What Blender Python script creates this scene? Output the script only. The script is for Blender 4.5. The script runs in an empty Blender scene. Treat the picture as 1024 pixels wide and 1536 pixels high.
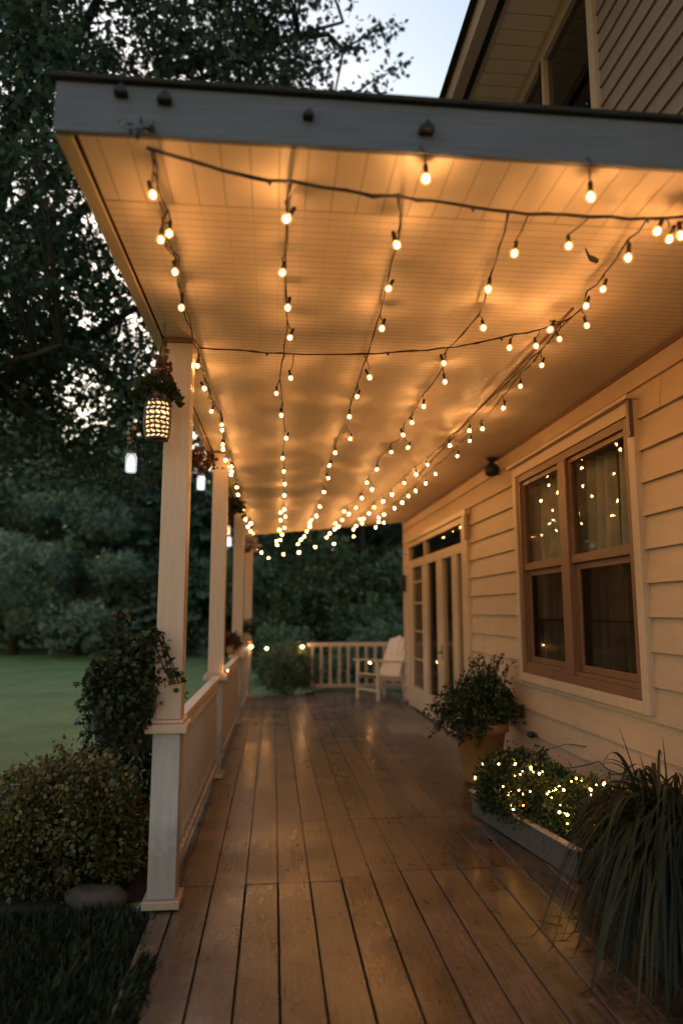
import bpy, bmesh, math, random
import numpy as np
from mathutils import Vector, Matrix, Euler
random.seed(7)
RNG = np.random.default_rng(11)
PI = math.pi
scn = bpy.context.scene
COL = scn.collection

# ------------------------------------------------------------------ materials
def _new(name):
    m = bpy.data.materials.new(name); m.use_nodes = True
    nt = m.node_tree; nt.nodes.clear()
    out = nt.nodes.new('ShaderNodeOutputMaterial')
    return m, nt, out
def N(nt, t, **kw):
    n = nt.nodes.new(t)
    for k, v in kw.items(): setattr(n, k, v)
    return n
def L(nt, a, b): nt.links.new(a, b)
def coords(nt, scale=(1, 1, 1), kind='Object'):
    tc = N(nt, 'ShaderNodeTexCoord'); mp = N(nt, 'ShaderNodeMapping')
    mp.inputs['Scale'].default_value = scale
    L(nt, tc.outputs[kind], mp.inputs['Vector']); return mp.outputs['Vector']
def noise(nt, vec, scale, detail=4, rough=0.6):
    n = N(nt, 'ShaderNodeTexNoise'); n.inputs['Scale'].default_value = scale
    n.inputs['Detail'].default_value = detail; n.inputs['Roughness'].default_value = rough
    L(nt, vec, n.inputs['Vector']); return n.outputs['Fac']
def ramp(nt, fac, stops):
    r = N(nt, 'ShaderNodeValToRGB'); e = r.color_ramp.elements
    while len(e) < len(stops): e.new(0.5)
    for i, (p, c) in enumerate(stops):
        e[i].position = p; e[i].color = (*c, 1)
    L(nt, fac, r.inputs['Fac']); return r.outputs['Color']
def mixc(nt, fac, a, b, mode='MIX'):
    m = N(nt, 'ShaderNodeMix', data_type='RGBA', blend_type=mode)
    for s, v in ((m.inputs[0], fac), (m.inputs[6], a), (m.inputs[7], b)):
        if isinstance(v, (int, float)): s.default_value = v
        elif isinstance(v, tuple): s.default_value = (*v, 1)
        else: L(nt, v, s)
    return m.outputs[2]
def math_(nt, op, a, b=0.0):
    m = N(nt, 'ShaderNodeMath', operation=op)
    for s, v in ((m.inputs[0], a), (m.inputs[1], b)):
        if isinstance(v, (int, float)): s.default_value = v
        else: L(nt, v, s)
    return m.outputs[0]
def bump(nt, h, strength, dist=0.01, prev=None):
    b = N(nt, 'ShaderNodeBump'); b.inputs['Strength'].default_value = strength
    b.inputs['Distance'].default_value = dist; L(nt, h, b.inputs['Height'])
    if prev is not None: L(nt, prev, b.inputs['Normal'])
    return b.outputs['Normal']
def principled(nt, out, color, rough, normal=None, spec=0.5, metallic=0.0):
    p = N(nt, 'ShaderNodeBsdfPrincipled')
    for s, v in ((p.inputs['Base Color'], color), (p.inputs['Roughness'], rough)):
        if isinstance(v, (int, float)): s.default_value = v
        elif isinstance(v, tuple): s.default_value = (*v, 1)
        else: L(nt, v, s)
    p.inputs['Specular IOR Level'].default_value = spec
    p.inputs['Metallic'].default_value = metallic
    if normal is not None: L(nt, normal, p.inputs['Normal'])
    L(nt, p.outputs[0], out.inputs['Surface']); return p
def pm(name, c1, c2, scale=8, rough=0.55, bstr=0.15, stretch=(1, 1, 1), spec=0.4, metallic=0.0, detail=6, rvar=0.12):
    m, nt, out = _new(name)
    v = coords(nt, stretch)
    f = noise(nt, v, scale, detail, 0.65)
    c = ramp(nt, f, [(0.3, c1), (0.7, c2)])
    big = noise(nt, coords(nt), scale * 0.13, 3, 0.5)
    c = mixc(nt, 0.35, c, ramp(nt, big, [(0.3, tuple(x * 0.6 for x in c1)), (0.7, c2)]))
    r = math_(nt, 'ADD', math_(nt, 'MULTIPLY', f, rvar), rough - rvar / 2)
    principled(nt, out, c, r, bump(nt, f, bstr, 0.006), spec, metallic)
    return m
def post_mat(name, c1, c2):
    m, nt, out = _new(name)
    f = noise(nt, coords(nt, (6, 6, 0.6)), 7, 7, 0.65); g = noise(nt, coords(nt), 9, 6, 0.7)
    c = ramp(nt, f, [(0.3, c1), (0.7, c2)])
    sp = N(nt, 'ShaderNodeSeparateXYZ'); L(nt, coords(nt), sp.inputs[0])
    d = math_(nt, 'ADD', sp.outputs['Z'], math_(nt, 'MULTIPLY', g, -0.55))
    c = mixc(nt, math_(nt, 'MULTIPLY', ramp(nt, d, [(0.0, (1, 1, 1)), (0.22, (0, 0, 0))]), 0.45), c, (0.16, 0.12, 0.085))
    scuff = ramp(nt, noise(nt, coords(nt), 38, 5, 0.75), [(0.32, (1, 1, 1)), (0.38, (0, 0, 0))])
    c = mixc(nt, math_(nt, 'MULTIPLY', scuff, 0.4), c, (0.24, 0.18, 0.13))
    principled(nt, out, c, math_(nt, 'ADD', math_(nt, 'MULTIPLY', f, 0.2), 0.32), bump(nt, f, 0.15, 0.005), 0.4)
    return m
def leaf_mat(name, c1, c2, c3, rough=0.5, trans=0.25):
    m, nt, out = _new(name)
    at = N(nt, 'ShaderNodeAttribute'); at.attribute_name = 'tint'
    c = ramp(nt, at.outputs['Fac'], [(0.0, c1), (0.55, c2), (1.0, c3)])
    p = N(nt, 'ShaderNodeBsdfPrincipled'); L(nt, c, p.inputs['Base Color'])
    p.inputs['Roughness'].default_value = rough; p.inputs['Specular IOR Level'].default_value = 0.35
    t = N(nt, 'ShaderNodeBsdfTranslucent'); L(nt, c, t.inputs['Color'])
    mx = N(nt, 'ShaderNodeMixShader'); mx.inputs[0].default_value = trans
    L(nt, p.outputs[0], mx.inputs[1]); L(nt, t.outputs[0], mx.inputs[2]); L(nt, mx.outputs[0], out.inputs['Surface'])
    return m
def emit(name, color, strength):
    m, nt, out = _new(name)
    e = N(nt, 'ShaderNodeEmission'); e.inputs['Color'].default_value = (*color, 1); e.inputs['Strength'].default_value = strength
    L(nt, e.outputs[0], out.inputs['Surface']); return m
def glass_mat(name, tint=(0.75, 0.75, 0.72), boost=1.0, rough=0.01):
    m, nt, out = _new(name)
    wob = bump(nt, noise(nt, coords(nt), 2.2, 2, 0.4), 0.06, 0.02)
    lw = N(nt, 'ShaderNodeLayerWeight'); lw.inputs['Blend'].default_value = 0.5
    f = math_(nt, 'ADD', math_(nt, 'MULTIPLY', math_(nt, 'POWER', lw.outputs['Facing'], 5.0), 0.9), 0.045)
    f = math_(nt, 'MINIMUM', math_(nt, 'MULTIPLY', f, boost), 0.95)
    g = N(nt, 'ShaderNodeBsdfGlossy'); g.inputs['Roughness'].default_value = rough; L(nt, wob, g.inputs['Normal'])
    t = N(nt, 'ShaderNodeBsdfTransparent'); t.inputs['Color'].default_value = (*tint, 1)
    mx = N(nt, 'ShaderNodeMixShader'); L(nt, f, mx.inputs[0])
    L(nt, t.outputs[0], mx.inputs[1]); L(nt, g.outputs[0], mx.inputs[2]); L(nt, mx.outputs[0], out.inputs['Surface'])
    return m
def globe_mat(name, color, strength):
    """clear glass with emission added, a painted glow around the light inside"""
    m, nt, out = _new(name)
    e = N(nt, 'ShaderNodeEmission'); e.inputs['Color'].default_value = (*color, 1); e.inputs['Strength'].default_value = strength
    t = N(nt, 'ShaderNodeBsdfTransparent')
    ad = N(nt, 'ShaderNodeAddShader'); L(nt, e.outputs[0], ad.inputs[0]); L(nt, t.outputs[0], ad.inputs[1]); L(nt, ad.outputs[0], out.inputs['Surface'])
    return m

def ceiling_mat(name, near):
    """painted boards: grooves along the porch (x spacing) and fine reeding across it"""
    m, nt, out = _new(name)
    v = coords(nt)
    sx = N(nt, 'ShaderNodeSeparateXYZ'); L(nt, v, sx.inputs[0])
    X, Y = sx.outputs['X'], sx.outputs['Y']
    def groove(c, period, width):
        f = math_(nt, 'FRACT', math_(nt, 'DIVIDE', c, period))
        d = math_(nt, 'ABSOLUTE', math_(nt, 'SUBTRACT', f, 0.5))
        return math_(nt, 'MULTIPLY', math_(nt, 'MAXIMUM', math_(nt, 'SUBTRACT', d, 0.5 - width / period), 0.0), period / width)  # 0..1 in the groove
    n1 = noise(nt, v, 3.0, 5, 0.6)
    n2 = noise(nt, coords(nt, (1.5, 30, 1)), 6.0, 4, 0.7)
    n3 = noise(nt, coords(nt, (40, 3, 1)), 5.0, 3, 0.6)
    base = ramp(nt, n1, [(0.3, (0.66, 0.545, 0.43)), (0.7, (0.76, 0.64, 0.52))])
    if near:
        g = groove(X, 0.105, 0.0035)
        col = mixc(nt, math_(nt, 'MULTIPLY', g, 0.75), base, (0.16, 0.10, 0.05))
        h = math_(nt, 'SUBTRACT', math_(nt, 'MULTIPLY', n2, 0.10), g)
        nrm = bump(nt, h, 0.5, 0.003)
        rough = 0.44
    else:
        gx = groove(X, 0.105, 0.002)
        gy = groove(math_(nt, 'ADD', Y, math_(nt, 'MULTIPLY', n1, 0.01)), 0.052, 0.005)
        col = mixc(nt, math_(nt, 'MULTIPLY', gx, 0.40), base, (0.22, 0.14, 0.07))
        col = mixc(nt, math_(nt, 'MULTIPLY', gy, 0.55), col, (0.24, 0.15, 0.07))
        wy = math_(nt, 'SINE', math_(nt, 'MULTIPLY', Y, 2 * PI / 0.052))
        wx = math_(nt, 'SINE', math_(nt, 'MULTIPLY', X, 2 * PI / 0.105))
        h = math_(nt, 'ADD', math_(nt, 'MULTIPLY', wy, 0.20), math_(nt, 'MULTIPLY', wx, 0.10))
        h = math_(nt, 'SUBTRACT', h, math_(nt, 'ADD', math_(nt, 'MULTIPLY', gy, 0.9), gx))
        h = math_(nt, 'ADD', h, math_(nt, 'ADD', math_(nt, 'MULTIPLY', n2, 0.16), math_(nt, 'MULTIPLY', n3, 0.20)))
        nrm = bump(nt, h, 0.30, 0.004)
        rough = 0.48
    r = math_(nt, 'ADD', math_(nt, 'MULTIPLY', n1, 0.10), rough - 0.03)
    principled(nt, out, col, r, nrm, 0.17)
    return m

def deck_mat():
    m, nt, out = _new('deck_wood')
    at = N(nt, 'ShaderNodeAttribute'); at.attribute_name = 'tint'
    v0 = N(nt, 'ShaderNodeTexCoord'); 
    off = N(nt, 'ShaderNodeVectorMath', operation='ADD')
    cmb = N(nt, 'ShaderNodeCombineXYZ'); L(nt, math_(nt, 'MULTIPLY', at.outputs['Fac'], 37.0), cmb.inputs[1])
    L(nt, v0.outputs['Object'], off.inputs[0]); L(nt, cmb.outputs[0], off.inputs[1])
    mp = N(nt, 'ShaderNodeMapping'); mp.inputs['Scale'].default_value = (26, 1.4, 10); L(nt, off.outputs[0], mp.inputs['Vector'])
    grain = noise(nt, mp.outputs[0], 3.0, 8, 0.7)
    mp2 = N(nt, 'ShaderNodeMapping'); mp2.inputs['Scale'].default_value = (3, 14, 3); L(nt, v0.outputs['Object'], mp2.inputs['Vector'])
    cross = noise(nt, mp2.outputs[0], 5.0, 5, 0.7)
    blot = noise(nt, v0.outputs['Object'], 2.3, 6, 0.7)
    fine = noise(nt, v0.outputs['Object'], 70.0, 4, 0.7)
    mixf = math_(nt, 'ADD', math_(nt, 'MULTIPLY', grain, 0.42), math_(nt, 'ADD', math_(nt, 'MULTIPLY', cross, 0.26), math_(nt, 'MULTIPLY', blot, 0.32)))
    mixf = math_(nt, 'ADD', mixf, math_(nt, 'MULTIPLY', math_(nt, 'SUBTRACT', at.outputs['Fac'], 0.5), 0.06))
    c = ramp(nt, mixf, [(0.40, (0.016, 0.010, 0.007)), (0.475, (0.056, 0.035, 0.023)), (0.53, (0.115, 0.074, 0.050)), (0.62, (0.23, 0.16, 0.112))])
    dark = ramp(nt, fine, [(0.34, (0.2, 0.2, 0.2)), (0.48, (1, 1, 1))])
    c = mixc(nt, 0.34, c, dark, 'MULTIPLY')
    r = ramp(nt, mixf, [(0.44, (0.22, 0.22, 0.22)), (0.60, (0.48, 0.48, 0.48))])
    r = math_(nt, 'ADD', r, math_(nt, 'MULTIPLY', fine, 0.10))
    n = bump(nt, grain, 0.35, 0.004); n = bump(nt, cross, 0.4, 0.004, n); n = bump(nt, fine, 0.35, 0.002, n)
    p = principled(nt, out, c, r, n, 0.5)
    wet = ramp(nt, noise(nt, v0.outputs['Object'], 0.9, 4, 0.6), [(0.42, (0.05, 0.05, 0.05)), (0.60, (0.70, 0.70, 0.70))])
    L(nt, wet, p.inputs['Coat Weight']); p.inputs['Coat Roughness'].default_value = 0.18
    L(nt, bump(nt, cross, 0.25, 0.003), p.inputs['Coat Normal'])
    return m

def lawn_mat():
    m, nt, out = _new('lawn_soil')
    v = coords(nt)
    a = noise(nt, v, 0.55, 6, 0.72); b = noise(nt, v, 14.0, 6, 0.75)
    c = ramp(nt, a, [(0.38, (0.12, 0.17, 0.055)), (0.62, (0.27, 0.315, 0.115))])
    c = mixc(nt, 0.5, c, ramp(nt, b, [(0.3, (0.09, 0.13, 0.045)), (0.7, (0.30, 0.36, 0.145))]))
    principled(nt, out, c, 0.8, bump(nt, b, 0.8, 0.04), 0.2)
    return m

M = {}
M['wood_cream'] = pm('cream_paint', (0.54, 0.39, 0.285), (0.64, 0.475, 0.355), 9, 0.5, 0.12, (3, 3, 1))
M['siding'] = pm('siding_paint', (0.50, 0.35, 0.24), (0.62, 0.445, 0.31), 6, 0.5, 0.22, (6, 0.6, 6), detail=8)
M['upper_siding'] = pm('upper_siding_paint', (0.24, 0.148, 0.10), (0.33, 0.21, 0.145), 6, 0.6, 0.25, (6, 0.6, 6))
M['post'] = post_mat('post_paint', (0.52, 0.40, 0.325), (0.62, 0.485, 0.40))
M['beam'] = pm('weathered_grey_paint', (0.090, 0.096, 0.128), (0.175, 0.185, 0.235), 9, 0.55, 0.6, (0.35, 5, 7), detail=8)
M['pedestal'] = post_mat('pedestal_cool_lit_paint', (0.40, 0.385, 0.42), (0.50, 0.485, 0.52))  # cool light on the pedestal front put into a bluer colour
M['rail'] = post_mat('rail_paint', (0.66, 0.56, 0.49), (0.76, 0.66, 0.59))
M['edge'] = pm('edge_paint', (0.52, 0.42, 0.28), (0.62, 0.51, 0.35), 7, 0.5, 0.15, (6, 0.5, 6))
M['ceil_near'] = ceiling_mat('ceiling_boards', True)
M['ceil'] = ceiling_mat('ceiling_reeded', False)
M['dark'] = pm('dark_gap', (0.012, 0.010, 0.009), (0.02, 0.016, 0.014), 8, 0.8)
M['bounce_roofing'] = pm('pale_bounce_roofing', (0.44, 0.36, 0.29), (0.60, 0.50, 0.41), 30, 0.9, 0.5)  # unseen porch roof top, made pale and warm to bounce light onto the soffit
M['shingle'] = pm('shingle', (0.015, 0.014, 0.014), (0.04, 0.036, 0.034), 30, 0.9, 0.5)
M['brown_frame'] = pm('brown_frame_paint', (0.17, 0.088, 0.05), (0.235, 0.125, 0.072), 8, 0.45, 0.12, (4, 4, 1))
M['door_frame'] = pm('door_paint', (0.54, 0.40, 0.29), (0.64, 0.485, 0.36), 8, 0.42, 0.1, (4, 4, 1))
M['upper_frame'] = pm('upper_frame_paint', (0.50, 0.31, 0.20), (0.60, 0.385, 0.26), 8, 0.5, 0.12, (4, 1, 4))
M['soffit'] = pm('soffit_paint', (0.85, 0.54, 0.32), (0.92, 0.62, 0.39), 6, 0.6, 0.12, (0.6, 6, 1))
M['glass'] = glass_mat('window_glass', (0.74, 0.73, 0.68), 1.05)
M['screen'] = glass_mat('screened_glass', (0.34, 0.30, 0.26), 0.5, 0.03)
M['dark_glass'] = glass_mat('upper_glass', (0.25, 0.25, 0.25), 1.5)
M['curtain'] = pm('curtain_cloth', (0.42, 0.39, 0.35), (0.56, 0.52, 0.47), 60, 0.9, 0.2, (1, 1, 0.1))
M['interior'] = pm('interior_paint', (0.10, 0.085, 0.07), (0.14, 0.12, 0.10), 3, 0.9)
M['black'] = pm('black_plastic', (0.010, 0.010, 0.011), (0.022, 0.020, 0.020), 20, 0.5)
M['cord'] = pm('cord_rubber', (0.012, 0.009, 0.007), (0.030, 0.022, 0.015), 40, 0.55)
M['bulb'] = emit('lit_filament', (1.0, 0.44, 0.13), 300.0)
M['globe'] = globe_mat('bulb_halo_glass', (1.0, 0.40, 0.085), 0.62)  # orange emission on the glass paints a halo around the filament
M['fairy'] = emit('lit_fairy_bulb', (1.0, 0.47, 0.09), 60.0)
M['jar'] = globe_mat('lit_frosted_jar', (0.90, 0.93, 1.0), 0.30)
M['jar_core'] = emit('jar_light', (0.96, 0.97, 1.0), 2.0)
M['jar_warm'] = globe_mat('lit_warm_jar', (1.0, 0.50, 0.20), 0.5)
M['jar_core_warm'] = emit('warm_jar_light', (1.0, 0.6, 0.28), 2.4)
def glow_noise(name, c, lo, hi):
    m, nt, out = _new(name); e = N(nt, 'ShaderNodeEmission'); e.inputs['Color'].default_value = (*c, 1)
    f = noise(nt, coords(nt), 16, 3, 0.6); sp = N(nt, 'ShaderNodeSeparateXYZ'); L(nt, coords(nt), sp.inputs[0])
    g = math_(nt, 'MULTIPLY', f, f); g = math_(nt, 'ADD', math_(nt, 'MULTIPLY', g, (hi - lo) * 3), lo)
    L(nt, g, e.inputs['Strength']); L(nt, e.outputs[0], out.inputs['Surface']); return m
M['candle'] = glow_noise('lantern_glow', (1.0, 0.58, 0.26), 0.25, 2.4)
M['metal'] = pm('aged_metal', (0.10, 0.08, 0.07), (0.20, 0.17, 0.15), 20, 0.45, 0.2, metallic=0.7)
M['ceramic'] = pm('dark_ceramic', (0.030, 0.018, 0.010), (0.07, 0.042, 0.022), 25, 0.5)
M['terracotta'] = pm('terracotta', (0.40, 0.17, 0.055), (0.52, 0.25, 0.085), 8, 0.7, 0.3)
M['planter'] = pm('galvanised_planter', (0.075, 0.07, 0.066), (0.14, 0.13, 0.12), 7, 0.45, 0.25, (1, 2, 1))
M['grey_pot'] = pm('grey_pot', (0.22, 0.225, 0.23), (0.32, 0.325, 0.33), 12, 0.6)
M['basket'] = pm('coir_basket', (0.04, 0.022, 0.012), (0.10, 0.055, 0.03), 30, 0.9, 0.6)
M['soil'] = pm('mulch', (0.014, 0.010, 0.008), (0.045, 0.032, 0.024), 26, 0.95, 1.0)
M['rock'] = pm('rock', (0.04, 0.030, 0.022), (0.11, 0.085, 0.065), 7, 0.85, 0.6)
M['chair'] = pm('chair_paint', (0.60, 0.50, 0.40), (0.70, 0.60, 0.49), 8, 0.5)
M['bark'] = pm('bark', (0.020, 0.016, 0.012), (0.055, 0.043, 0.033), 12, 0.9, 0.8, (4, 4, 1))
M['deck'] = deck_mat()
M['lawn'] = lawn_mat()
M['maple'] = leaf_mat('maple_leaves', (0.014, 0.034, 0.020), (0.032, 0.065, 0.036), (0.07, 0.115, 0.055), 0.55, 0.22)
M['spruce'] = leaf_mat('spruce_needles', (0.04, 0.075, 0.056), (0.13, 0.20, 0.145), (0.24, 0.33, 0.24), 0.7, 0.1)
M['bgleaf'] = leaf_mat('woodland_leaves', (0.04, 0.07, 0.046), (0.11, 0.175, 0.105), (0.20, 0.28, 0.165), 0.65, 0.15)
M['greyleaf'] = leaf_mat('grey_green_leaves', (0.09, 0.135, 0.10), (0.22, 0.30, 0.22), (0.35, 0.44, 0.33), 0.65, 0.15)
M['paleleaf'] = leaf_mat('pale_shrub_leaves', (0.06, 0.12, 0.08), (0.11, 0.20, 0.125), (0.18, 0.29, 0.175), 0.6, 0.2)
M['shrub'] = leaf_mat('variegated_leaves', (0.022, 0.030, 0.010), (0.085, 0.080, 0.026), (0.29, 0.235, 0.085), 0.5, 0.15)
M['ivy'] = leaf_mat('ivy_leaves', (0.010, 0.018, 0.008), (0.022, 0.036, 0.014), (0.05, 0.065, 0.026), 0.42, 0.15)
M['herb'] = leaf_mat('herb_leaves', (0.020, 0.038, 0.015), (0.042, 0.072, 0.028), (0.09, 0.125, 0.048), 0.45, 0.2)
M['potleaf'] = leaf_mat('pot_leaves', (0.014, 0.028, 0.012), (0.030, 0.052, 0.022), (0.07, 0.095, 0.04), 0.45, 0.2)
M['grassblade'] = leaf_mat('fountain_blades', (0.004, 0.007, 0.003), (0.011, 0.016, 0.006), (0.050, 0.052, 0.020), 0.6, 0.10)
M['turf'] = leaf_mat('turf_blades', (0.012, 0.016, 0.006), (0.022, 0.030, 0.011), (0.040, 0.048, 0.019), 0.7, 0.2)
M['redleaf'] = leaf_mat('russet_leaves', (0.06, 0.025, 0.014), (0.13, 0.055, 0.03), (0.22, 0.11, 0.06), 0.6, 0.2)
M['flower'] = leaf_mat('pale_petals', (0.30, 0.22, 0.22), (0.5, 0.42, 0.42), (0.68, 0.62, 0.62), 0.6, 0.3)

# ------------------------------------------------------------------ objects
def tag(o, label=None, cat=None, group=None, kind=None):
    if label: o['label'] = label
    if cat: o['category'] = cat
    if group: o['group'] = group
    if kind: o['kind'] = kind
    return o
def empty(name, loc, label=None, cat=None, group=None):
    o = bpy.data.objects.new(name, None); o.empty_display_size = 0.1
    COL.objects.link(o); o.location = loc
    return tag(o, label, cat, group)
def wloc(o):
    v = Vector((0, 0, 0))
    while o is not None:
        v += o.location; o = o.parent
    return v
def link(name, me, mat, parent=None, loc=None):
    o = bpy.data.objects.new(name, me); COL.objects.link(o)
    if mat is not None:
        for mm in (mat if isinstance(mat, (list, tuple)) else [mat]): me.materials.append(mm)
    if parent is not None: o.parent = parent
    if loc is not None: o.location = loc
    return o
def copy_tree(o, parent=None):
    c = o.copy(); COL.objects.link(c); c.parent = parent
    for ch in list(o.children): copy_tree(ch, c)
    return c

class MB:
    """collects boxes, bars, tubes and lathes in world coordinates"""
    def __init__(s): s.v = []; s.f = []; s.sm = []
    def add(s, verts, faces, smooth=False):
        b = len(s.v); s.v += [tuple(p) for p in verts]
        s.f += [tuple(i + b for i in f) for f in faces]; s.sm += [smooth] * len(faces)
    def box(s, x0, x1, y0, y1, z0, z1):
        v = [(x, y, z) for z in (z0, z1) for y in (y0, y1) for x in (x0, x1)]
        s.add(v, [(0, 2, 3, 1), (4, 5, 7, 6), (0, 1, 5, 4), (2, 6, 7, 3), (0, 4, 6, 2), (1, 3, 7, 5)]); return s
    def obox(s, c, size, rot=(0, 0, 0)):
        R = Euler(rot).to_matrix(); hx, hy, hz = (q / 2 for q in size)
        v = [Vector(c) + R @ Vector((x, y, z)) for z in (-hz, hz) for y in (-hy, hy) for x in (-hx, hx)]
        s.add(v, [(0, 2, 3, 1), (4, 5, 7, 6), (0, 1, 5, 4), (2, 6, 7, 3), (0, 4, 6, 2), (1, 3, 7, 5)]); return s
    def bar(s, p, q, w, h):
        p, q = Vector(p), Vector(q); d = (q - p); ln = d.length; d.normalize()
        up = Vector((0, 0, 1)) if abs(d.z) < 0.95 else Vector((0, 1, 0))
        a = d.cross(up).normalized(); b = a.cross(d)
        v = []
        for e in (p, q):
            for (i, j) in ((-1, -1), (1, -1), (1, 1), (-1, 1)): v.append(e + a * i * w / 2 + b * j * h / 2)
        s.add(v, [(0, 1, 2, 3), (4, 7, 6, 5), (0, 4, 5, 1), (1, 5, 6, 2), (2, 6, 7, 3), (3, 7, 4, 0)]); return s
    def tube(s, pts, r, n=6):
        pts = [Vector(p) for p in pts]; m = len(pts)
        rs = r if isinstance(r, (list, tuple)) else [r] * m
        v = []; f = []
        for i, p in enumerate(pts):
            d = (pts[min(i + 1, m - 1)] - pts[max(i - 1, 0)])
            d = d.normalized() if d.length > 1e-9 else Vector((0, 0, 1))
            up = Vector((0, 0, 1)) if abs(d.z) < 0.9 else Vector((1, 0, 0))
            a = d.cross(up).normalized(); b = a.cross(d)
            for k in range(n):
                t = 2 * PI * k / n; v.append(p + (a * math.cos(t) + b * math.sin(t)) * rs[i])
        for i in range(m - 1):
            for k in range(n):
                f.append((i * n + k, i * n + (k + 1) % n, (i + 1) * n + (k + 1) % n, (i + 1) * n + k))
        f.append(tuple(range(n - 1, -1, -1))); f.append(tuple((m - 1) * n + k for k in range(n)))
        s.add(v, f, True); return s
    def lathe(s, prof, c=(0, 0, 0), n=20):
        v = []; f = []
        for (r, z) in prof:
            for k in range(n):
                t = 2 * PI * k / n; v.append((c[0] + r * math.cos(t), c[1] + r * math.sin(t), c[2] + z))
        for i in range(len(prof) - 1):
            for k in range(n):
                f.append((i * n + k, i * n + (k + 1) % n, (i + 1) * n + (k + 1) % n, (i + 1) * n + k))
        s.add(v, f, True); return s
    def mesh(s, name, off=(0, 0, 0)):
        me = bpy.data.meshes.new(name)
        me.from_pydata([(p[0] - off[0], p[1] - off[1], p[2] - off[2]) for p in s.v], [], s.f)
        me.polygons.foreach_set('use_smooth', s.sm); me.update(); return me
    def build(s, name, mat, parent=None, bevel=0.0):
        off = wloc(parent) if parent is not None else (0, 0, 0)
        o = link(name, s.mesh(name, off), mat, parent)
        if bevel:
            b = o.modifiers.new('edge', 'BEVEL'); b.width = bevel; b.segments = 2; b.limit_method = 'ANGLE'
        return o

# ------------------------------------------------------------------ leaves
SHAPES = {
    'oval': (np.array([(0, 0, 0), (-.32, .42, .10), (0, 1, -.10), (.32, .42, .10)], float), [(0, 3, 2), (0, 2, 1)]),
    'broad': (np.array([(0, 0, 0), (-.36, .22, .06), (-.34, .62, .04), (0, 1.05, -.12), (.34, .62, .04), (.36, .22, .06), (0, .5, -.02)], float),
              [(0, 6, 2, 1), (6, 3, 2), (0, 5, 4, 6), (6, 4, 3)]),
    'maple': (np.array([(0, 0, 0), (-.22, .10, .02), (-.55, .12, .04), (-.30, .38, .03), (-.52, .66, .03), (-.16, .60, .0), (0, 1.05, -.10),
                        (.16, .60, .0), (.52, .66, .03), (.30, .38, .03), (.55, .12, .04), (.22, .10, .02)], float), [tuple(range(11, -1, -1))]),
    'slim': (np.array([(0, 0, 0), (-.13, .45, .03), (0, 1, -.08), (.13, .45, .03)], float), [(0, 3, 2), (0, 2, 1)]),
}
def leaf_mesh(name, pos, axis, size, shape='oval', tint=None, off=(0, 0, 0), rng=RNG):
    V, F = SHAPES[shape]; n = len(pos); k = len(V)
    pos = np.asarray(pos, float) - np.asarray(off, float)
    a = np.asarray(axis, float); a = a / (np.linalg.norm(a, axis=1, keepdims=True) + 1e-9)
    r = rng.normal(size=(n, 3)); r[:, 2] += 0.6
    xx = np.cross(a, r); xx /= (np.linalg.norm(xx, axis=1, keepdims=True) + 1e-9)
    zz = np.cross(xx, a)
    size = np.broadcast_to(np.asarray(size, float), (n,))
    co = (pos[:, None, :] + size[:, None, None] * (V[None, :, 0, None] * xx[:, None, :] + V[None, :, 1, None] * a[:, None, :] + V[None, :, 2, None] * zz[:, None, :]))
    me = bpy.data.meshes.new(name)
    me.vertices.add(n * k); me.vertices.foreach_set('co', co.reshape(-1).astype(np.float32))
    lens = [len(f) for f in F]; per = sum(lens)
    idx = np.concatenate([np.array(f) for f in F])
    loops = (np.arange(n)[:, None] * k + idx[None, :]).reshape(-1)
    me.loops.add(n * per); me.loops.foreach_set('vertex_index', loops.astype(np.int32))
    st = np.concatenate([[0], np.cumsum(lens)[:-1]])
    starts = (np.arange(n)[:, None] * per + st[None, :]).reshape(-1)
    me.polygons.add(n * len(F)); me.polygons.foreach_set('loop_start', starts.astype(np.int32))
    me.update(calc_edges=True)
    if tint is None: tint = rng.random(n)
    at = me.attributes.new('tint', 'FLOAT', 'POINT')
    at.data.foreach_set('value', np.repeat(np.clip(tint, 0, 1), k).astype(np.float32))
    return me
def leaves(name, pos, axis, size, shape, mat, parent=None, tint=None):
    off = tuple(wloc(parent)) if parent is not None else (0, 0, 0)
    return link(name, leaf_mesh(name, pos, axis, size, shape, tint, off), mat, parent)
def mound(c, rad, n, rng=RNG, lump=0.18, shell=0.35, zmin=-0.2):
    """points on the lumpy outer shell of an ellipsoid, with outward directions"""
    d = rng.normal(size=(int(n * 1.8), 3)); d /= np.linalg.norm(d, axis=1, keepdims=True)
    d = d[d[:, 2] > zmin][:n]
    ph = rng.random(6) * 6.28
    lum = 1 + lump * (np.sin(d[:, 0] * 5 + ph[0]) * np.sin(d[:, 1] * 6 + ph[1]) + 0.7 * np.sin(d[:, 2] * 9 + ph[2]) * np.sin(d[:, 0] * 11 + ph[3]))
    rr = lum * (1 - shell * rng.random(len(d)) ** 2)
    return np.asarray(c) + d * rr[:, None] * np.asarray(rad), d
def clumpy(c, rad, nclump, per, cr, rng=RNG, zmin=-0.3, shell=0.5):
    cc, dd = mound(c, rad, nclump, rng, 0.15, shell, zmin)
    k = len(cc)
    p = np.repeat(cc, per, axis=0) + rng.normal(size=(k * per, 3)) * cr
    ax = np.repeat(dd, per, axis=0) * 0.8 + rng.normal(size=(k * per, 3)) * 0.6
    t = np.repeat(rng.random(k), per) * 0.6 + rng.random(k * per) * 0.4
    return p, ax, t

# ------------------------------------------------------------------ dimensions
CE, WX = 3.20, 2.36                 # ceiling height, face of the house wall
GZ = -0.12                          # lawn level, the deck is 0
YF, YC = 2.25, 12.55                # front beam, far corner of the house

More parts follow.
